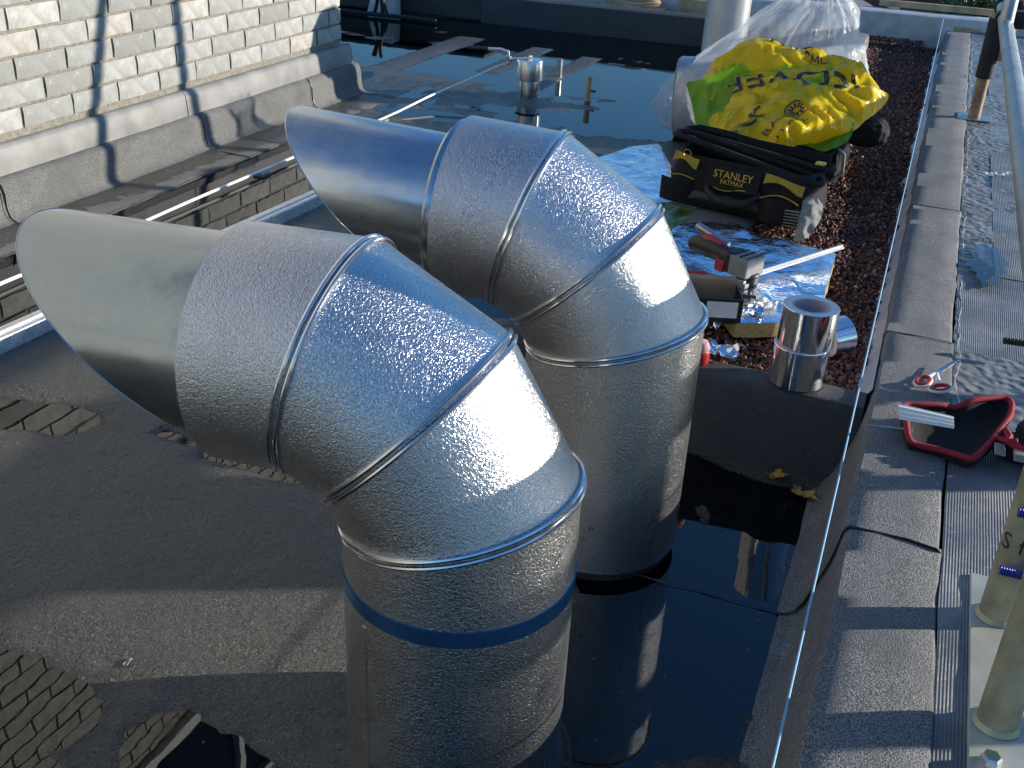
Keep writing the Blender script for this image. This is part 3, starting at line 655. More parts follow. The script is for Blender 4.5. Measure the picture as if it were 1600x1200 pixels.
# ================================================================== SCAFFOLD
RX, RZ = .148, .765
rl = thing('scaffold_guard_rail', 'pale blue-grey scaffold tube running as a guard rail along the right edge', 'scaffold tube', (RX, 2.5, RZ))
RF = aty(1567, 10, 4.8); RN = at(1622, 390, RF.z); re0 = RN+(RN-RF)*.5; re1 = RF+(RF-RN)*.4
b = MB(); b.tube([re0, re1], .0242, 28, caps=False); b.tube([re1, re0], .0205, 28, caps=False); b.build('tube', MAT['bluetube'], rl)
def clamp(parent, c_, mat='steel'):
    c_ = Vector(c_); o = MB(); o.tube([c_-Vector((0,.03,0)), c_+Vector((0,.03,0))], .032, 18); c2 = c_+Vector((.05,0,0)); o.tube([c2-Vector((0,0,.03)), c2+Vector((0,0,.03))], .032, 18); o.build('coupler', MAT[mat], parent, bevel=.003)
    for s_ in (-1, 1):
        o = MB(); o.tube([c_+Vector((.02, s_*.018, .03)), c_+Vector((.02, s_*.018, .085))], .007, 8); o.lathe([(0,.092),(.013,.092),(.013,.078),(0,.078)], c_+Vector((.02, s_*.018, 0)), 6); o.build('coupler_bolt', MAT[mat], parent, smooth=25)
clamp(rl, RF, 'rubber'); clamp(rl, RF.lerp(RN, .12), 'rubber')
# far post with black sleeve
pa = Vector((.199, 4.86, .204))
ps = thing('scaffold_post', 'rusty brown scaffold post with a black sleeve on a small base plate', 'scaffold post', pa)
b = MB(); b.tube([pa+Vector((0,0,.006)), pa+Vector((0,0,.425))], .0242, 24); b.tube([pa+Vector((.052,.0,.24)), pa+Vector((.052,.0,1.6))], .0242, 24); b.build('tube', MAT['rusttube'], ps)  # taller offset tube added beside the post to cast the pole shadow on the wall
b = MB(); b.tube([pa+Vector((0,0,.165)), pa+Vector((0,0,.40))], .034, 24); b.build('black_sleeve', MAT['rubber'], ps, bevel=.004)
b = MB(); b.box(pa+Vector((0,0,.003)), (.13, .13, .006)); b.build('base_plate', MAT['steel'], ps, smooth=0, bevel=.001)
# second upright clamped to the rail (leaning)
lp = thing('leaning_brace', 'leaning scaffold brace clamped above the guard rail at the top right', 'scaffold tube', (.2, 4.25, .7))
b = MB(); b.tube([(.2, 4.20, .66), (.2, 4.62, 2.0)], .0242, 24); b.build('tube', MAT['steel'], lp)
# near posts
base = thing('scaffold_base_plate', 'pale steel base plate with a bolt under the two near scaffold posts', 'base plate', (.25, 1.2, .2))
b = MB(); b.box((.268, 1.22, .203), (.115, .50, .008)); b.build('plate', plain('greenish_steel', (.46,.46,.38), .45, .35, .2, 14), base, smooth=0, bevel=.002)
for (px_, py_) in ((1547, 1191),):
    p = at(px_, py_, .21); b = MB(); b.lathe([(0,.0145),(.010,.0145),(.0125,.011),(.0125,.0),], (p.x, p.y, .207), 6); b.build('hex_bolt', MAT['bead'], base, smooth=20)
for px_, py_, lb in ((1556, 962, 'olive-grey scaffold post marked with black pen, second from the bottom right corner'), (1556, 1130, 'olive-grey scaffold post nearest the bottom right corner on the steel plate')):
    p = at(px_, py_, .207); q = thing('scaffold_post', lb, 'scaffold post', p, None)
    b = MB(); b.tube([p, p+Vector((0,0,1.5))], .0242, 32); b.build('tube', MAT['oldtube'], q)
    b = MB(); b.lathe([(.0245,.008),(.027,.004),(.029,.001)], p, 28); b.build('weld_bead', MAT['oldtube'], q)
    if py_ < 1000:
        # pen marks
        V_, F_ = text_geo('S f', .036, 1); a_c = math.atan2(-p.y, -p.x)-.35; bb = MB()
        bb.add([(p.x+.0247*math.cos(a_c+(v.x)/.0245), p.y+.0247*math.sin(a_c+(v.x)/.0245), p.z+.135+v.y) for v in V_], F_); bb.build('pen_mark', MAT['ink'], q, smooth=0)
        for (zz_) in (.10, .195):
            tb = MB(); c_ = p+Vector((.02, -.036, zz_)); e_ = c_+Vector((-.040, .0, .0)); pts = [c_.lerp(e_, k/24) for k in range(25)]
            tb.tube(pts, [.0075 if k % 2 else .0062 for k in range(25)], 10); tb.build('threaded_bolt', MAT['blue'], q, smooth=30)
            tb = MB(); tb.box(c_+Vector((.004,0,0)), (.014, .026, .026)); tb.build('nut', MAT['blue'], q, smooth=0, bevel=.003)
        tb = MB(); tb.lathe([(.026,.07),(.034,.075),(.034,.225),(.026,.23)], p, 24); 
# dark threaded bolt end at the right edge
c_ = at(1568, 532, .24); tb = MB(); pts = [c_.lerp(c_+Vector((.09, .01, 0)), k/24) for k in range(25)]; tb.tube(pts, [.008 if k % 2 else .0066 for k in range(25)], 10)
tag(tb.build('threaded_rod', MAT['rubber'], smooth=30), 'dark threaded rod end sticking in at the right edge above the scissors', 'rod')
# outer scaffold (out of frame to the right; shades the ducts)
og = thing('outer_scaffold', 'outer scaffold guard rails and board beyond the walkway', 'scaffold', (1.15, 2, .2))
for z_ in (.905, 2.35): MB().tube([(1.15, -1.5, z_), (1.15, 7, z_)], .0242, 16).build('rail', MAT['steel'], og)
b = MB(); b.box((1.19, 2.4, .768), (.038, 5.2, .105)); b.build('edge_board', MAT['timber'], og, smooth=0)
for y_ in (.45, 1.62, 2.25, 2.60): MB().tube([(1.22, y_, .18), (1.22, y_, 2.2)], .0242, 16).build('standard', MAT['steel'], og)
# ================================================================== BAGS
# insulation roll in a clear bag
rc = Vector((-.835, 4.72, .182))
rd = thing('insulation_roll', 'grey foil insulation roll standing inside the clear plastic bag', 'roll', (rc.x, rc.y, 0))
ax_ = Vector((.97, .12, .05)).normalized(); Mx = ax_.to_track_quat('Z', 'Y').to_matrix()
MB().lathe([(.0,-.20),(.165,-.20),(.173,-.19),(.175,.2),(.16,.22),(.0,.22)], rc, 48, Mx).build('roll_body', plain('grey_foil_facing', (.40,.42,.44), .35, .6, .12, 12), rd)
MB().lathe([(.05,-.2025),(.165,-.2025),(.17,-.198),(.05,-.198)], rc, 48, Mx, close=True).build('roll_end', plain('grey_wool_end', (.30,.31,.32), .9, 0, .15, 60), rd)
bc = Vector((-.70, 4.74, 0)); prof = [(.26,.012),(.35,.05),(.395,.13),(.395,.22),(.36,.31),(.30,.39),(.235,.47),(.16,.57),(.10,.63),(.055,.67),(.05,.70),(.075,.73),(.10,.76)]
def cr(p, s=1.0):
    return s*(.030*fbm(Vector(p)*3.2, 3) + .022*(1-abs(noise.noise(Vector(p)*7.5))*2) + .010*(1-abs(noise.noise(Vector(p)*17))*2))
def bagf(u, v):
    k = v*(len(prof)-1); i = min(int(k), len(prof)-2); fr = k-i
    r = prof[i][0]*(1-fr)+prof[i+1][0]*fr; z = prof[i][1]*(1-fr)+prof[i+1][1]*fr
    a = 2*math.pi*u; top = max(0, min(1, (z-.45)/.3))
    x, y = math.cos(a), math.sin(a)
    fold = .035*math.sin(a*9+z*5)*top + .02*math.sin(a*17)*top
    rr = r*(1+.06*math.sin(2*a+.6)) + fold*r*3 + cr((x*.8, y*.8, z*1.6+5))*.75
    lean = .42*max(0, z-.15)*(1 if z < .6 else .45/max(.45, z-.15))
    return (bc.x + rr*1.02*x + lean, bc.y + rr*.86*y, max(.006, z + .02*noise.noise(Vector((x*2, y*2, z*4)))))
tag(MB().sheet(lambda u, v: bagf(1-u, v), 140, 80).build('clear_plastic_bag', MAT['clearbag'], smooth=70), 'large clear polythene bag gathered at the top around a grey roll', 'plastic bag')

# yellow printed insulation wrapper, crumpled
def spline(rows, u, v):
    nr = len(rows); nc = len(rows[0])
    def cat(p, t):
        n = len(p)-1; k = t*n; i = min(int(k), n-1); f_ = k-i
        p0, p1, p2, p3 = p[max(i-1,0)], p[i], p[i+1], p[min(i+2,n)]
        return .5*((2*p1)+(p2-p0)*f_+(2*p0-5*p1+4*p2-p3)*f_*f_+(3*p1-p0-3*p2+p3)*f_**3)
    return cat([cat(r, u) for r in rows], v)
def rows(dat): return [[aty(px, py, y) for px, py, y in r] for r in dat]
Y1 = rows([
 [(1112,205,4.30),(1165,170,4.42),(1235,165,4.46),(1305,150,4.42),(1345,150,4.35)],
 [(1100,130,4.12),(1163,78,4.16),(1232,88,4.20),(1300,104,4.18),(1342,112,4.14)],
 [(1088,150,3.92),(1150,122,3.94),(1232,120,3.98),(1312,128,3.98),(1372,140,4.04)],
 [(1093,186,3.78),(1148,165,3.74),(1228,152,3.72),(1305,166,3.78),(1384,160,3.92)],
 [(1100,214,3.68),(1148,198,3.60),(1218,184,3.58),(1286,188,3.64),(1346,196,3.78)],
 [(1092,236,3.62),(1140,228,3.50),(1205,214,3.48),(1262,206,3.52),(1322,214,3.68)],
 [(1085,262,3.55),(1128,258,3.44),(1186,258,3.42),(1240,232,3.46),(1290,226,3.62)]])
def ridge(p, f_): return 1-2*abs(noise.noise(Vector(p)*f_))
def y1(u, v, off=0):
    p = spline(Y1, u, v); e = min(1, 6*min(u, 1-u, v, 1-v)+.35)
    q = Vector((p.x, p.y*1.2, p.z))
    w1 = q+Vector((.05*noise.noise(q*5), .05*noise.noise(q*5+Vector((9,0,0))), 0))
    d_ = e*(.040*ridge(w1, 5.5)+.024*ridge(w1+Vector((3,1,2)), 11)+.010*ridge(w1, 23))
    return p + Vector((.15, -.62, .77))*(d_+off)
yb_ = thing('yellow_insulation_wrapper', 'crumpled yellow and green printed insulation wrapper heaped behind the black tool bag', 'wrapper', aty(1220, 230, 3.6))
MB().sheet(y1, 170, 140, .003).build('film_sheet', MAT['yellowfilm'], yb_, smooth=28)
def map_text(body, size, cu_, cv, ang, su, sv, mat, flip=False):
    V_, F_ = text_geo(body, size, 2); ca, sa = math.cos(ang), math.sin(ang); b_ = MB()
    def P(v):
        x = -v.x if flip else v.x; X = x*ca-v.y*sa; Y = x*sa+v.y*ca
        return y1(min(.999, max(.001, cu_+X*su)), min(.999, max(.001, cv-Y*sv)), .009)
    b_.add([P(v) for v in V_], F_); kind(b_.build('printed_lettering', MAT[mat], yb_, smooth=60), 'stuff')
map_text('ISOVER', .17, .50, .40, math.pi+.12, 1.25, .95, 'ink')
map_text('ver', .20, .30, .76, .95, 1.2, 1.0, 'ink')
map_text('BAIN', .062, .50, .80, .95, 1.2, 1.0, 'ink')
map_text('CUT-ROLL', .050, .60, .86, .95, 1.2, 1.0, 'ink')
map_text('AVE', .12, .5, .20, .0, 1.1, .9, 'ink')
map_text('CMD', .055, .62, .27, .0, 1.1, .9, 'ink')
# sun emblem: ring with spokes
em = MB(); cu_, cv = .585, .69
def ep(x, y): return y1(cu_+x*1.15, cv-y*.95, .009)
N = 36
em.add([ep(r_*math.cos(2*math.pi*k/N), r_*math.sin(2*math.pi*k/N)) for k in range(N) for r_ in (.052, .060)], [(2*k, 2*k+1, 2*((k+1) % N)+1, 2*((k+1) % N)) for k in range(N)])
for k in range(12):
    a = 2*math.pi*k/12; c1, s1 = math.cos(a), math.sin(a); w_ = .0045
    em.add([ep(r_*c1+o*s1*w_, r_*s1-o*c1*w_) for r_ in (.016, .03, .045) for o in (-1, 1)], [(0,1,3,2),(2,3,5,4)])
kind(em.build('sun_emblem', MAT['ink'], yb_, smooth=60), 'stuff')
# loose lime flaps
for dat, lb in (([[(1072,132,3.86),(1110,122,3.84),(1148,106,3.84)],[(1082,168,3.76),(1115,170,3.72),(1145,155,3.72)],[(1092,225,3.60),(1110,228,3.58),(1128,214,3.58)]], 'left_flap'),
                ([[(1225,215,3.66),(1280,205,3.68),(1335,192,3.74)],[(1240,226,3.58),(1285,222,3.58),(1330,214,3.66)],[(1262,232,3.55),(1290,238,3.54),(1320,226,3.6)]], 'lower_flap'),
                ([[(1290,100,4.16),(1320,98,4.18),(1345,104,4.2)],[(1300,112,4.1),(1322,112,4.1),(1340,114,4.1)],[(1305,122,4.06),(1322,122,4.06),(1338,122,4.06)]], 'upper_flap')):
    rw = rows(dat)
    MB().sheet(lambda u, v: spline(rw, u, v)+Vector((0,-.7,.7))*(.012*ridge(spline(rw, u, v), 14)), 26, 22, .002).build(lb.replace('left_','').replace('lower_','').replace('upper_','') , MAT['limefilm'], yb_, smooth=70)

# ---- black tool bag
TO = Vector((-.452, 3.185, .186)); ta = math.radians(-11); TU = Vector((math.cos(ta), math.sin(ta), 0)); TV = Vector((-math.sin(ta), math.cos(ta), 0))
def T(u, v, w_): return TO + TU*u + TV*v + Vector((0,0,w_))
tb = thing('tool_bag', 'open black tool bag with yellow panels and a carry handle on the gravel bed', 'tool bag', TO)
def rrect(hx, hy, r, n=8):
    out = []
    for cx, cy, a0 in ((hx-r,hy-r,0),(-hx+r,hy-r,1),(-hx+r,-hy+r,2),(hx-r,-hy+r,3)):
        for k in range(n): a = (a0+k/(n-1))*math.pi/2; out.append((cx+r*math.cos(a), cy+r*math.sin(a)))
    return out
lev = [(.00,.205,.098,.03),(.012,.215,.105,.035),(.05,.226,.110,.05),(.09,.224,.106,.055),(.125,.215,.092,.05),(.152,.212,.080,.05)]
b = MB(); R0 = []
for z_, hx, hy, r_ in lev:
    for i, (x, y) in enumerate(rrect(hx, hy, r_)):
        p = T(x, y, z_); p += (TU*x+TV*y).normalized()*.010*fbm(p*9, 3); R0.append(p)
n_ = 32; b.add(R0, [(j*n_+k, j*n_+(k+1) % n_, (j+1)*n_+(k+1) % n_, (j+1)*n_+k) for j in range(len(lev)-1) for k in range(n_)] + [tuple(reversed(range(n_)))])
b.add([T(x*.93, y*.9, .10) for x, y in rrect(.21,.08,.05)], [tuple(range(n_))]); b.build('body', MAT['blackcloth'], tb, smooth=60)
b = MB(); b.sheet(lambda u, v: T((u-.5)*.42, -.105-.012*math.sin(math.pi*v)-.004*nz(u*9, v*5), .006+.055*v), 20, 8, .004); b.build('moulded_base', MAT['black'], tb)
for k_, (vo, wo, sc, tl) in enumerate(((-.035, .168, 1.0, .035), (.045, .178, 1.02, .02))):
    pth = []
    for x, y in rrect(.232*sc, .052, .05, 10): pth.append(T(x, vo+y*.7, wo + tl*(-x/.23) + .01*math.cos(x*9)))
    MB().tube(pth, [.0088+.003*nz(i*.9, 3.) for i in range(len(pth))], 8, closed=True).build('mouth_rim', MAT['blackcloth'], tb, smooth=60)
# yellow lining, panels
b = MB(); b.sheet(lambda u, v: T(-.215+.43*u, .072+.01*math.sin(u*9), .10+.085*v+.02*(1-u)), 16, 6, .003); b.build('yellow_lining', MAT['blackcloth'], tb)
for u0, u1 in ((-.205,-.125),(.085,.205)):
    b = MB(); b.sheet(lambda u, v: T(u0+(u1-u0)*u, -.098-.018*(1-v)+.004*math.sin(u*6), .145+(.026-.016*math.sin(math.pi*min(1,u*1.1)))*(v-1)+ (.015*(1-u) if u0 < 0 else -.018*u)), 10, 6, .003); b.build('yellow_panel', MAT['yellow'], tb)
b = MB(); b.sheet(lambda u, v: T(-.095+.17*u, -.126-.004*math.sin(math.pi*u)+.016*v, .082+.062*v), 8, 5, .004); lp_ = b.build('label_plate', MAT['blackcloth'], tb)
for body, sz, zc in (('STANLEY', .030, .122), ('FATMAX', .0185, .102)):
    V_, F_ = text_geo(body, sz, 1); b = MB(); b.add([T(-.005+v.x, -.1315+.016*((zc+v.y-.082)/.062)-.002, zc+v.y) for v in V_], F_); kind(b.build('lettering', MAT['printyellow'], lp_, smooth=0), 'stuff')
MB().tube([T(-.085, -.112, .085), T(-.075, -.135, .07), T(-.045, -.15, .055), T(.0, -.155, .050), T(.045, -.15, .055), T(.07, -.135, .068), T(.08, -.112, .083)], [.007,.009,.013,.014,.013,.009,.007], 12).build('carry_handle', MAT['rubber'], tb)
MB().tube([T(-.06+.02*k, -.128, .082-.006*math.sin(k)) for k in range(6)], .0018, 6).build('yellow_piping', MAT['yellow'], tb)
MB().tube([T(.08+.02*k, -.122, .074+.02*math.sin(k*.5)) for k in range(7)], .0018, 6).build('yellow_piping', MAT['yellow'], tb)
MB().tube([T(-.20+.018*k, -.118, .092+.004*math.sin(k)) for k in range(5)], .0018, 6).build('yellow_piping', MAT['yellow'], tb)
for u_ in (-.185, .13):
    b = MB(); b.sheet(lambda u, v: T(u_-.05+.10*u, -.116-.016*math.sin(math.pi*u), .012+.07*v), 12, 6, .004); b.build('outer_pocket', MAT['blackcloth'], tb)
MB().tube([T(-.165+.012*math.cos(a), -.104, .158+.012*math.sin(a)) for a in [2*math.pi*k/20 for k in range(20)]], .0018, 6, closed=True).build('ring', plain('brass_ring', (.5,.28,.1), .35, .9), tb)
b = MB(); b.box(T(.205, .015, .172), (.028, .02, .008), Matrix((TU, TV, Vector((0,0,1)))).transposed()); b.build('yellow_buckle', plain('yellow_plastic', (.75,.55,.05), .3), tb, smooth=0, bevel=.002)
for q in range(6):
    b = MB(); b.tube([T(.165, -.126, .012+.009*q), T(.205, -.118, .012+.009*q)], .002, 6); b.build('side_webbing', MAT['grey'], tb)
# grey rag at its right end
rg = rows([[(1255,318,3.02),(1270,312,3.04),(1285,322,3.06)],[(1248,345,2.96),(1268,350,2.96),(1282,345,3.0)],[(1240,376,2.9),(1255,378,2.9),(1272,362,2.95)]])
tag(MB().sheet(lambda u, v: spline(rg, u, v)+Vector((0,-.7,.7))*.02*ridge(spline(rg, u, v), 22), 24, 24, .002).build('grey_rag', plain('grey_rag_cloth', (.20,.20,.19), .9, 0, .2, 40), smooth=70), 'crumpled grey rag against the right end of the black tool bag', 'rag')
# second black bag behind
def blob(c_, rx, ry, rz, seed, amp=.12):
    c_ = Vector(c_)
    def fn(u, v):
        a = 2*math.pi*u; e = math.pi*(v-.5); d_ = Vector((math.cos(e)*math.cos(a), math.cos(e)*math.sin(a), math.sin(e)))
        d2 = Vector([math.copysign(abs(x)**.75, x) for x in d_]); k = 1+amp*ridge(d_+Vector((seed,0,0)), 2.2)+amp*.5*ridge(d_+Vector((0,seed,0)), 5)
        return c_+Vector((d2.x*rx*k, d2.y*ry*k, d2.z*rz*k))
    return MB().sheet(fn, 56, 32)
hb = thing('black_holdall', 'small black holdall slumped under the right end of the yellow wrapper', 'bag', aty(1262, 250, 3.75))
c_ = aty(1262, 238, 3.70); blob(c_, .12, .11, .085, 3).build('body', MAT['blackcloth'], hb, smooth=70)
for s_ in (0, 1): MB().tube([c_+Vector((.06+.02*s_, -.08, .06)), c_+Vector((.10+.025*s_, -.085, .03)), c_+Vector((.105+.025*s_, -.08, -.03)), c_+Vector((.075+.02*s_, -.075, -.07))], .006, 8).build('strap', MAT['grey'] if s_ else MAT['rubber'], hb)
c_ = aty(1352, 205, 4.05); tag(blob(c_, .075, .06, .045, 8).build('dark_glove', MAT['blackcloth'], smooth=70), 'dark work glove lying on the gravel right of the yellow wrapper', 'glove')
# green film under the tool bag
gf = rows([[(1040,322,3.22),(1075,330,3.2),(1110,336,3.16)],[(1030,345,3.1),(1070,352,3.08),(1120,356,3.05)],[(1045,365,3.0),(1085,368,3.0),(1120,366,2.99)]])
tag(MB().sheet(lambda u, v: spline(gf, u, v)+Vector((0,0,.01))*ridge(spline(gf, u, v), 15), 24, 14, .002).build('green_film_scrap', MAT['green'], smooth=70), 'dark green film scrap poking out under the tool bag', 'film scrap')

# ================================================================== FOIL BOARDS AND TOOLS
def slab(name, label, outline, z0, z1, top, side, topname, sidename, tilt=None, seed=0):
    O_ = thing(name, label, 'insulation board', (outline[0][0], outline[0][1], z0)); n = len(outline); P = []
    for i in range(n):
        a = Vector(outline[i]); b_ = Vector(outline[(i+1) % n])
        for k in range(8): q = a.lerp(b_, k/8); P.append((q.x+.005*nz(q.x*30, q.y*30, seed), q.y+.005*nz(q.x*30, q.y*30, seed+5)))
    tz = tilt or (lambda x, y: 0)
    cx = sum(p[0] for p in P)/len(P); cy = sum(p[1] for p in P)/len(P); b = MB(); K = 14; vs_ = []
    for j in range(K+1):
        s_ = j/K
        for x, y in P:
            X = cx+(x-cx)*s_; Y_ = cy+(y-cy)*s_; vs_.append((X, Y_, z1+tz(X, Y_)+.007*ridge((X, Y_, seed), 7)*(1 if j < K else .4)+.003*ridge((X, Y_, seed+2), 19)))
    m_ = len(P); b.add(vs_, [(j*m_+k, (j+1)*m_+k, (j+1)*m_+(k+1) % m_, j*m_+(k+1) % m_) for j in range(K) for k in range(m_)]); b.build(topname, MAT[top], O_, smooth=50)
    b = MB(); e = vs_[-m_:]
    rr = [[Vector(p)-Vector((0,0,.001)) for p in e]]
    for q in (.33, .66, 1.0): rr.append([Vector((p[0]+.004*nz(p[0]*40, p[1]*40, q), p[1]+.004*nz(p[0]*40, p[1]*40, q+4), p[2]+(z0-z1)*q)) for p in e])
    b.add([p for r_ in rr for p in r_], [(j*m_+k, j*m_+(k+1) % m_, (j+1)*m_+(k+1) % m_, (j+1)*m_+k) for j in range(3) for k in range(m_)]); b.add(rr[-1], [tuple(reversed(range(m_)))]); b.build(sidename, MAT[side], O_, smooth=50)
    return O_
zt = .208
oB = [at(*p, zt)[:2] for p in ((1306,398),(1288,462),(1270,500),(1215,508),(1150,506),(1120,470),(1040,430),(1035,375),(1062,352),(1110,347),(1155,352),(1175,366),(1235,378))]
slab('foil_insulation_board', 'foil-faced insulation board with a yellow wool edge lying under the tools', oB, .172, zt, 'foilsheet', 'wool', 'foil_facing', 'wool_edge', None, 3)
oA = [at(*p, .12)[:2] for p in ((1052,318),(1048,262),(1030,222),(985,226),(925,244),(960,300),(1000,322))]
slab('foil_insulation_board', 'blue-reflecting foil sheet lying between the farther duct and the tool bag', oA, .085, .12, 'foilsheet', 'wool', 'foil_facing', 'wool_edge', lambda x, y: .05*(x+.8), 9)
# white strip across the board
s0, s1 = at(1170, 432, .225), at(1316, 386, .25)
b = MB(); b.bar(s0, s1, .014, .005); b.bar(s0+Vector((0,0,.004)), s1+Vector((0,0,.004)), .004, .006); tag(b.build('white_trim_strip', MAT['whitemetal'], smooth=0), 'thin white metal strip lying across the foil board', 'strip')
def frame(px, py, z, deg):
    o = at(px, py, z); a = math.radians(deg); U = Vector((math.cos(a), math.sin(a), 0)); Vv = Vector((-math.sin(a), math.cos(a), 0))
    return o, lambda u, v, w_: o+U*u+Vv*v+Vector((0,0,w_)), Matrix((U, Vv, Vector((0,0,1)))).transposed()
# parts box
o, Q, M_ = frame(1112, 492, .205, 20)
px_ = thing('parts_box', 'torn open black cardboard box with a silver label holding small tools', 'box', o)
for c_, s_, nm_ in (((0,-.045,.03),(.115,.003,.06),'box_wall'),((0,.045,.036),(.115,.003,.07),'box_wall'),((-.057,0,.034),(.003,.09,.066),'box_wall'),((.057,0,.03),(.003,.09,.06),'box_wall')):
    b = MB(); b.box(Q(*c_), s_, M_); b.build(nm_, MAT['card'] if c_[1] > 0 or c_[0] < 0 else MAT['black'], px_, smooth=0)
b = MB(); b.box(Q(0,0,.003), (.115,.09,.004), M_); b.build('box_floor', MAT['card'], px_, smooth=0)
b = MB(); b.box(Q(.0595,0,.034), (.002,.065,.040), M_); b.build('silver_label', MAT['tapeend'], px_, smooth=0)
b = MB(); b.box(Q(.012,-.0475,.034), (.07,.002,.038), M_); b.build('silver_label', MAT['tapeend'], px_, smooth=0)
b = MB(); b.sheet(lambda u, v: Q(-.055+.11*u, .046+.04*v, .071+.02*v-.03*v*v+.004*nz(u*5, v)), 8, 5, .002); b.build('card_flap', MAT['card'], px_)
# red cordless tool with grey battery
o, Q, M_ = frame(1118, 408, .235, -28)
tl = thing('cordless_tool', 'red and black cordless tool with a grey battery pack on the foil board', 'power tool', o)
MB().tube([Q(-.085,.01,.02), Q(-.06,.008,.026), Q(-.02,.0,.03), Q(.03,-.008,.03), Q(.055,-.01,.028)], [.020,.025,.025,.022,.024], 16).build('body', MAT['black'], tl)
MB().tube([Q(-.07,.012,.036), Q(-.03,.006,.044), Q(.02,-.002,.044)], [.014,.018,.012], 12).build('red_shell', MAT['red'], tl)
b = MB(); b.box(Q(.068,-.012,.026), (.026,.062,.055), M_); b.build('battery_foot', MAT['black'], tl, smooth=0, bevel=.008)
b = MB(); b.box(Q(.105,-.015,.028), (.055,.072,.050), M_); bt_ = b.build('battery_pack', MAT['grey'], tl, smooth=0, bevel=.005)
for k in range(3):
    b = MB(); b.box(Q(.085+.02*k,-.015,.054), (.002,.06,.004), M_); b.build('battery_rib', MAT['black'], bt_, smooth=0)
b = MB(); b.box(Q(.045,-.03,.012), (.03,.03,.03), M_); b.build('red_trigger_guard', MAT['red'], tl, smooth=0, bevel=.004)
# grey metal bar
p0, p1 = at(1090, 352, .30), at(1138, 384, .275)
tag(MB().tube([p0, p0.lerp(p1, .5), p1], [.010,.0105,.010], 14).build('steel_tube_offcut', MAT['steel'], smooth=40), 'short grey steel tube lying slanted above the red cordless tool', 'tube')
# tin snips, red handles
o, Q, M_ = frame(1112, 440, .235, 8)
sn = thing('tin_snips', 'tin snips with dark red handles and steel jaws lying in the parts box', 'snips', o)
MB().tube([Q(-.075,.02,.0), Q(-.03,.014,.006), Q(.02,.004,.008)], [.011,.012,.007], 10).build('handle', MAT['red'], sn)
MB().tube([Q(-.07,-.012,.004), Q(-.03,-.01,.008), Q(.02,-.002,.01)], [.011,.012,.007], 10).build('handle', MAT['red'], sn)
b = MB(); b.prism([Q(.015,-.008,.008), Q(.075,-.004,.006), Q(.08,.002,.006), Q(.015,.012,.008)], (0,0,.006)); b.build('jaw', MAT['steel'], sn, smooth=0)
# tape measure
o, Q, M_ = frame(1166, 442, .216, -25)
tm = thing('tape_measure', 'black tape measure with a pale round label below the grey battery', 'tape measure', o)
b = MB(); b.lathe([(0,0),(.026,0),(.029,.004),(.029,.026),(.026,.030),(0,.030)], o, 28); b.build('case', MAT['black'], tm, bevel=.002)
b = MB(); b.lathe([(0,.0318),(.015,.0318),(.015,.030)], o, 24); b.build('round_label', MAT['paper'], tm)
b = MB(); b.box(Q(.0,-.034,.006), (.05,.02,.012), M_); b.build('lock_slider', MAT['grey'], tm, smooth=0, bevel=.003)
# knife, screws, scraps
o, Q, M_ = frame(1160, 470, .214, 20)
kn = thing('utility_knife', 'black and silver utility knife below the tape measure', 'knife', o)
MB().tube([Q(-.05,0,.006), Q(-.02,.003,.008), Q(.03,0,.007)], [.007,.010,.008], 10).build('handle', MAT['black'], kn)
b = MB(); b.prism([Q(.03,-.006,.007), Q(.062,-.006,.007), Q(.052,.006,.007), Q(.03,.006,.007)], (0,0,.0012)); b.build('blade', MAT['bead'], kn, smooth=0)
MB().tube([Q(-.035,-.012,.005), Q(.0,-.016,.006), Q(.03,-.012,.005)], [.005,.006,.004], 8).build('side_grip', MAT['grey'], kn)
for i, (px_c, py_c, s_, lb) in enumerate(((1192,478,.030,'crumpled white foil scrap at the front edge of the foil board'),(1178,490,.022,'small crumpled foil scrap right of the utility knife'),(1128,552,.032,'flat crumpled grey scrap on the kerb beside the red cap'),(1110,512,.02,'small pale scrap in front of the black parts box'))):
    o_ = at(px_c, py_c, .214 if py_c < 500 else .192)
    tag(MB().sheet(lambda u, v: o_+Vector(((u-.5)*2.1*s_+.006*nz(u*4, v*4, i), (v-.5)*1.7*s_+.006*nz(u*4, v*4, i+3.), .004+.010*abs(noise.noise(Vector((u*3.5, v*3.5, i*2.))))*2)), 14, 12, .0012).build('foil_scrap', MAT['foil'] if i != 0 else MAT['paper'], smooth=30), lb, 'scrap')
# red capped bottle
o = at(1093, 566, .187); rb = thing('red_capped_tube', 'red and pale plastic cap poking out beside the farther duct', 'cap', o)
MB().lathe([(0,0),(.017,0),(.019,.004),(.019,.026),(.017,.03)], o, 20).build('red_body', MAT['red'], rb)
MB().lathe([(.017,.03),(.018,.036),(.013,.05),(.0,.054)], o, 20).build('pale_dome', plain('pink_plastic', (.62,.35,.34), .4), rb)
# foil tape rolls
def tape(label, o, R_, r_, h, M_=None):
    tp = thing('foil_tape_roll', label, 'tape roll', o, 'aluminium foil tape rolls')
    MB().lathe([(R_-.001,0),(R_,.001),(R_,h-.001),(R_-.001,h)], o, 64, M_).build('foil_winding', MAT['foiltape'], tp)
    MB().lathe([(r_,.0008),(R_-.001,.0),(R_-.001,h),(r_,h-.0008)], o, 64, M_, close=True).build('tape_edge', MAT['tapeend'], tp)
    MB().lathe([(r_-.004,.0005),(r_+.0005,.0),(r_+.0005,h),(r_-.004,h-.0005)], o, 48, M_, close=True).build('card_core', MAT['tapecore'], tp)
    return tp
tc = Vector((-.1325, 2.048, .188))
tape('lower of the two foil tape rolls stacked on the felt kerb', tc, .0565, .038, .083)
tape('upper of the two stacked foil tape rolls showing its cardboard core', tc+Vector((.004,.006,.0835)), .0565, .038, .083)
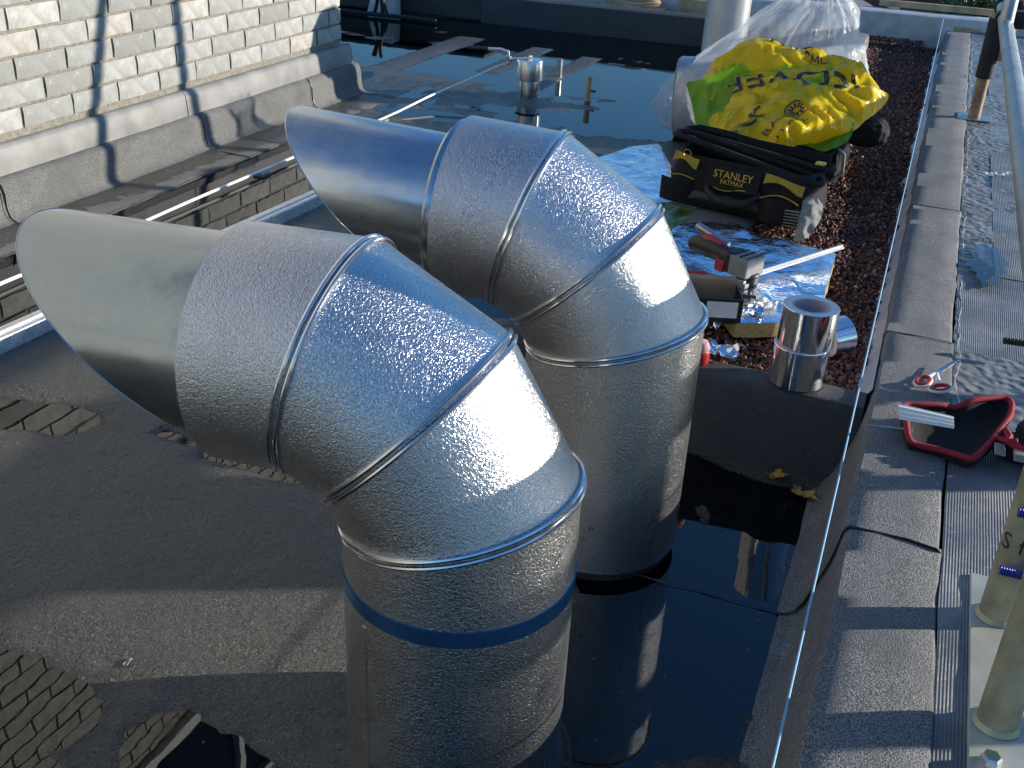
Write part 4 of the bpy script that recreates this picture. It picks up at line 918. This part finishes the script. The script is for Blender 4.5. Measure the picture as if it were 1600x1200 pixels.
o3 = at(1288, 548, .178); M3 = Vector((.72, .62, .12)).normalized().to_track_quat('Z', 'Y').to_matrix()
tape('foil tape roll lying tipped on the gravel behind the stacked pair', o3+Vector((0,0.0,.03)), .042, .026, .05, M3)

# ---- scissors
zc = .212; sc = thing('scissors', 'scissors with red and white handles lying open on the parapet', 'scissors', at(1462, 590, zc))
pv = at(1463, 583, zc+.006); tip = at(1493, 564, zc+.012)
def hring(c_px, rx, ry, ang):
    c_ = at(*c_px, zc+.008); ca, sa = math.cos(ang), math.sin(ang)
    path = [c_+Vector((rx*math.cos(a)*ca-ry*math.sin(a)*sa, rx*math.cos(a)*sa+ry*math.sin(a)*ca, .004*math.sin(a))) for a in [2*math.pi*k/28 for k in range(28)]]
    return c_, path
for c_px, an, nm_ in (((1442,596), -.5, 'handle'), ((1469,607), -1.2, 'handle')):
    c_, path = hring(c_px, .0145, .021, an)
    ho = MB().tube(path, .0030, 8, closed=True).build('handle', MAT['white'], sc)
    MB().tube([c_+(p-c_)*.78+Vector((0,0,.0015)) for p in path], .0042, 8, closed=True).build('red_grip', MAT['red'], ho)
    MB().tube([pv, c_.lerp(pv, .75), c_.lerp(pv, .42)], [.004,.005,.0055], 8).build('shank', MAT['white'], sc)
for dx, dz in ((.0, 0.), (.006, .003)):
    t2 = tip+Vector((dx,.0,dz)); d_ = (t2-pv); s_ = Vector((-d_.y, d_.x, 0)).normalized()*.006
    b = MB(); b.prism([pv-s_, pv+s_, t2+s_*.35, t2-s_*.1], (0,0,.0018)); b.build('blade', MAT['bead'], sc, smooth=0)
MB().lathe([(0,.005),(.0045,.004),(.0045,0)], pv+Vector((0,0,.001)), 14).build('pivot', MAT['steel'], sc)
# ---- red edged pouch
zp = .210; pc = thing('tool_pouch', 'open black tool pouch with red binding lying across the parapet', 'pouch', at(1495, 665, zp))
OUT = [(1412,634,.05),(1440,632,.052),(1470,633,.05),(1492,637,.040),(1515,627,.062),(1545,622,.066),(1572,622,.064),(1581,632,.062),(1578,650,.055),(1562,672,.048),(1545,694,.040),(1520,716,.026),(1500,712,.022),(1465,702,.018),(1432,694,.018),(1420,684,.03),(1416,660,.045)]
ring_ = [at(px_, py_, zp+h_*.7) for px_, py_, h_ in OUT]
def smooth_loop(P, k=4):
    n = len(P); out = []
    for i in range(n):
        p0, p1, p2, p3 = P[i-1], P[i], P[(i+1) % n], P[(i+2) % n]
        for j in range(k):
            f_ = j/k; out.append(.5*((2*p1)+(p2-p0)*f_+(2*p0-5*p1+4*p2-p3)*f_*f_+(3*p1-p0-3*p2+p3)*f_**3))
    return out
lp2 = smooth_loop(ring_); cen = sum(lp2, Vector())/len(lp2); m_ = len(lp2)
b = MB(); vs_ = []
for s_, dz in ((1,0),(.93,-.010),(.8,-.020),(.55,-.026),(.3,-.024),(.08,-.022)):
    for p in lp2: q = cen.lerp(p, s_); vs_.append(Vector((q.x, q.y, max(zp+.004, q.z+dz))))
b.add(vs_, [(j*m_+k, (j+1)*m_+k, (j+1)*m_+(k+1) % m_, j*m_+(k+1) % m_) for j in range(5) for k in range(m_)]+[tuple(5*m_+k for k in range(m_))]); b.build('inner_lining', MAT['blackcloth'], pc, smooth=60)
b = MB(); vs_ = []
for s_, zz_ in ((1.0,None),(.99,.5),(.97,0)):
    for p in lp2: q = cen.lerp(p, s_); vs_.append(Vector((q.x, q.y, p.z-.002 if zz_ is None else zp-.004+(p.z-zp)*zz_)))
b.add(vs_, [(j*m_+k, j*m_+(k+1) % m_, (j+1)*m_+(k+1) % m_, (j+1)*m_+k) for j in range(2) for k in range(m_)]); b.build('outer_wall', MAT['blackcloth'], pc, smooth=60)
MB().tube(lp2, [.0055+.001*nz(i*.6, 4) for i in range(m_)], 10, closed=True).build('red_binding', MAT['redcloth'], pc)
cd = [at(*p) for p in ((1403,631,.285),(1489,652,.275),(1490,670,.262),(1404,655,.265))]
b = MB(); b.sheet(lambda u, v: cd[0].lerp(cd[1], u).lerp(cd[3].lerp(cd[2], u), v)+Vector((0,0,.0025*(1 if int(v*6) % 2 else 0))), 10, 8, .0035); tag(b.build('folded_card', MAT['paper'], smooth=20), 'folded white card resting in the red-edged pouch', 'card')
p0, p1 = at(1352, 664, .218), at(1425, 672, .232)
tag(MB().tube([p0, p0.lerp(p1, .3), p1], [.0008, .0028, .004], 10).build('steel_awl', MAT['steel'], smooth=40), 'dark pointed steel awl sticking out left of the red-edged pouch', 'awl')
# tool belt at the right edge
o = at(1590, 690, .215); tbx = thing('tool_belt', 'black tool belt with red piping and grey webbing at the right edge', 'tool belt', o)
blob(o+Vector((.075,-.01,.022)), .075, .06, .03, 5, .1).build('pouch_body', MAT['blackcloth'], tbx, smooth=70)
blob(o+Vector((.005,-.045,.010)), .05, .035, .018, 6, .1).build('pouch_flap', MAT['blackcloth'], tbx, smooth=70)
MB().tube([at(px_, py_, z_) for px_, py_, z_ in ((1558,684,.245),(1572,688,.250),(1585,696,.252),(1605,702,.255),(1630,704,.255))], [.004,.0055,.0055,.005,.005], 8).build('red_piping', MAT['redcloth'], tbx)
MB().tube([at(px_, py_, z_) for px_, py_, z_ in ((1572,672,.262),(1578,682,.26),(1576,690,.255),(1590,688,.262))], [.005,.006,.006,.004], 8).build('red_piping', MAT['redcloth'], tbx)
for px_, py_ in ((1562,702),(1592,712)):
    c_ = at(px_, py_, .240); b = MB(); b.box(c_, (.018,.04,.006)); b.build('webbing_loop', MAT['grey'], tbx, smooth=0, bevel=.002)

# ---- string line
sp0, sp1 = Vector((-.004, .35, .232)), Vector((-.008, 7.45, .272))
tag(MB().tube([sp0, sp0.lerp(sp1, .33)-Vector((0,0,.006)), sp0.lerp(sp1, .66)-Vector((0,0,.006)), sp1], .0017, 8).build('string_line', MAT['string'], smooth=60), 'taut pale blue string line stretched along the parapet', 'string')
# ---- fallen leaves and litter
def leaf(px_, py_, s_, ang, lb, mat='leaf'):
    o_ = at(px_, py_, .004); pts = []; ca, sa = math.cos(ang), math.sin(ang)
    for k in range(18):
        a = 2*math.pi*k/18; r_ = s_*(1+.35*math.cos(5*a)+.12*nz(k*1.3, s_*90)); x, y = r_*math.cos(a)*1.3, r_*math.sin(a)*.75
        pts.append(Vector((o_.x+x*ca-y*sa, o_.y+x*sa+y*ca, .008+.008*abs(math.sin(a*1.5))+.003)))
    b = MB(); c_ = o_+Vector((0,0,.006)); n = len(pts); b.add([c_]+pts+[c_-Vector((0,0,.0008))]+[p-Vector((0,0,.0008)) for p in pts], [(0,i+1,(i+1) % n+1) for i in range(n)]+[(n+1, n+2+(i+1) % n, n+2+i) for i in range(n)]+[(i+1, n+2+i, n+2+(i+1) % n, (i+1) % n+1) for i in range(n)])
    tag(b.build('fallen_leaf', MAT[mat], smooth=30), lb, 'leaf', 'leaves floating by the kerb')
leaf(1213, 748, .017, .6, 'yellow leaf floating in the puddle, nearer the duct'); leaf(1257, 778, .019, -.4, 'brown-yellow leaf in the puddle nearest the parapet'); leaf(1242, 770, .010, 1.2, 'pale grey leaf scrap between the two yellow leaves', 'lead')
MB_ = [(442,828,.012),(467,856,.012),(497,846,.010),(415,858,.006),(200,1035,.008)]
for i, (px_, py_, s_) in enumerate(MB_):
    o_ = at(px_, py_, .008); lb = ['bent white litter scrap on the damp felt left of the near duct','curled white litter scrap below the bent one','small white litter scrap closest to the near duct','tiny pale chip on the damp felt','pale chip on felt above the brick reflection'][i]
    tag(MB().sheet(lambda u, v: o_+Vector(((u-.5)*s_*(.8 if i else .5), (v-.5)*s_*2, .002+.003*math.sin(u*3)*math.sin(v*5+i))), 5, 6, .0008).build('litter_scrap', MAT['lead'], smooth=40), lb, 'litter')
gr_ = MB()
for i in range(620):
    x, y = random.uniform(-2.0, -.06), random.uniform(.6, 2.6); s_ = random.uniform(.0009, .0026)
    h_ = max(.0014, floor_h(x, y))
    if h_ < .002 and random.random() < .45: continue
    gr_.add([(x+s_*a, y+s_*b_, h_+s_*c_) for a, b_, c_ in ((1,0,0),(-1,0,0),(0,1,0),(0,-1,0),(0,0,1))], [(0,2,4),(2,1,4),(1,3,4),(3,0,4)])
kind(gr_.build('roof_grit', MAT['lead'], smooth=0), 'stuff')['label'] = 'loose pale grit scattered over the damp felt'
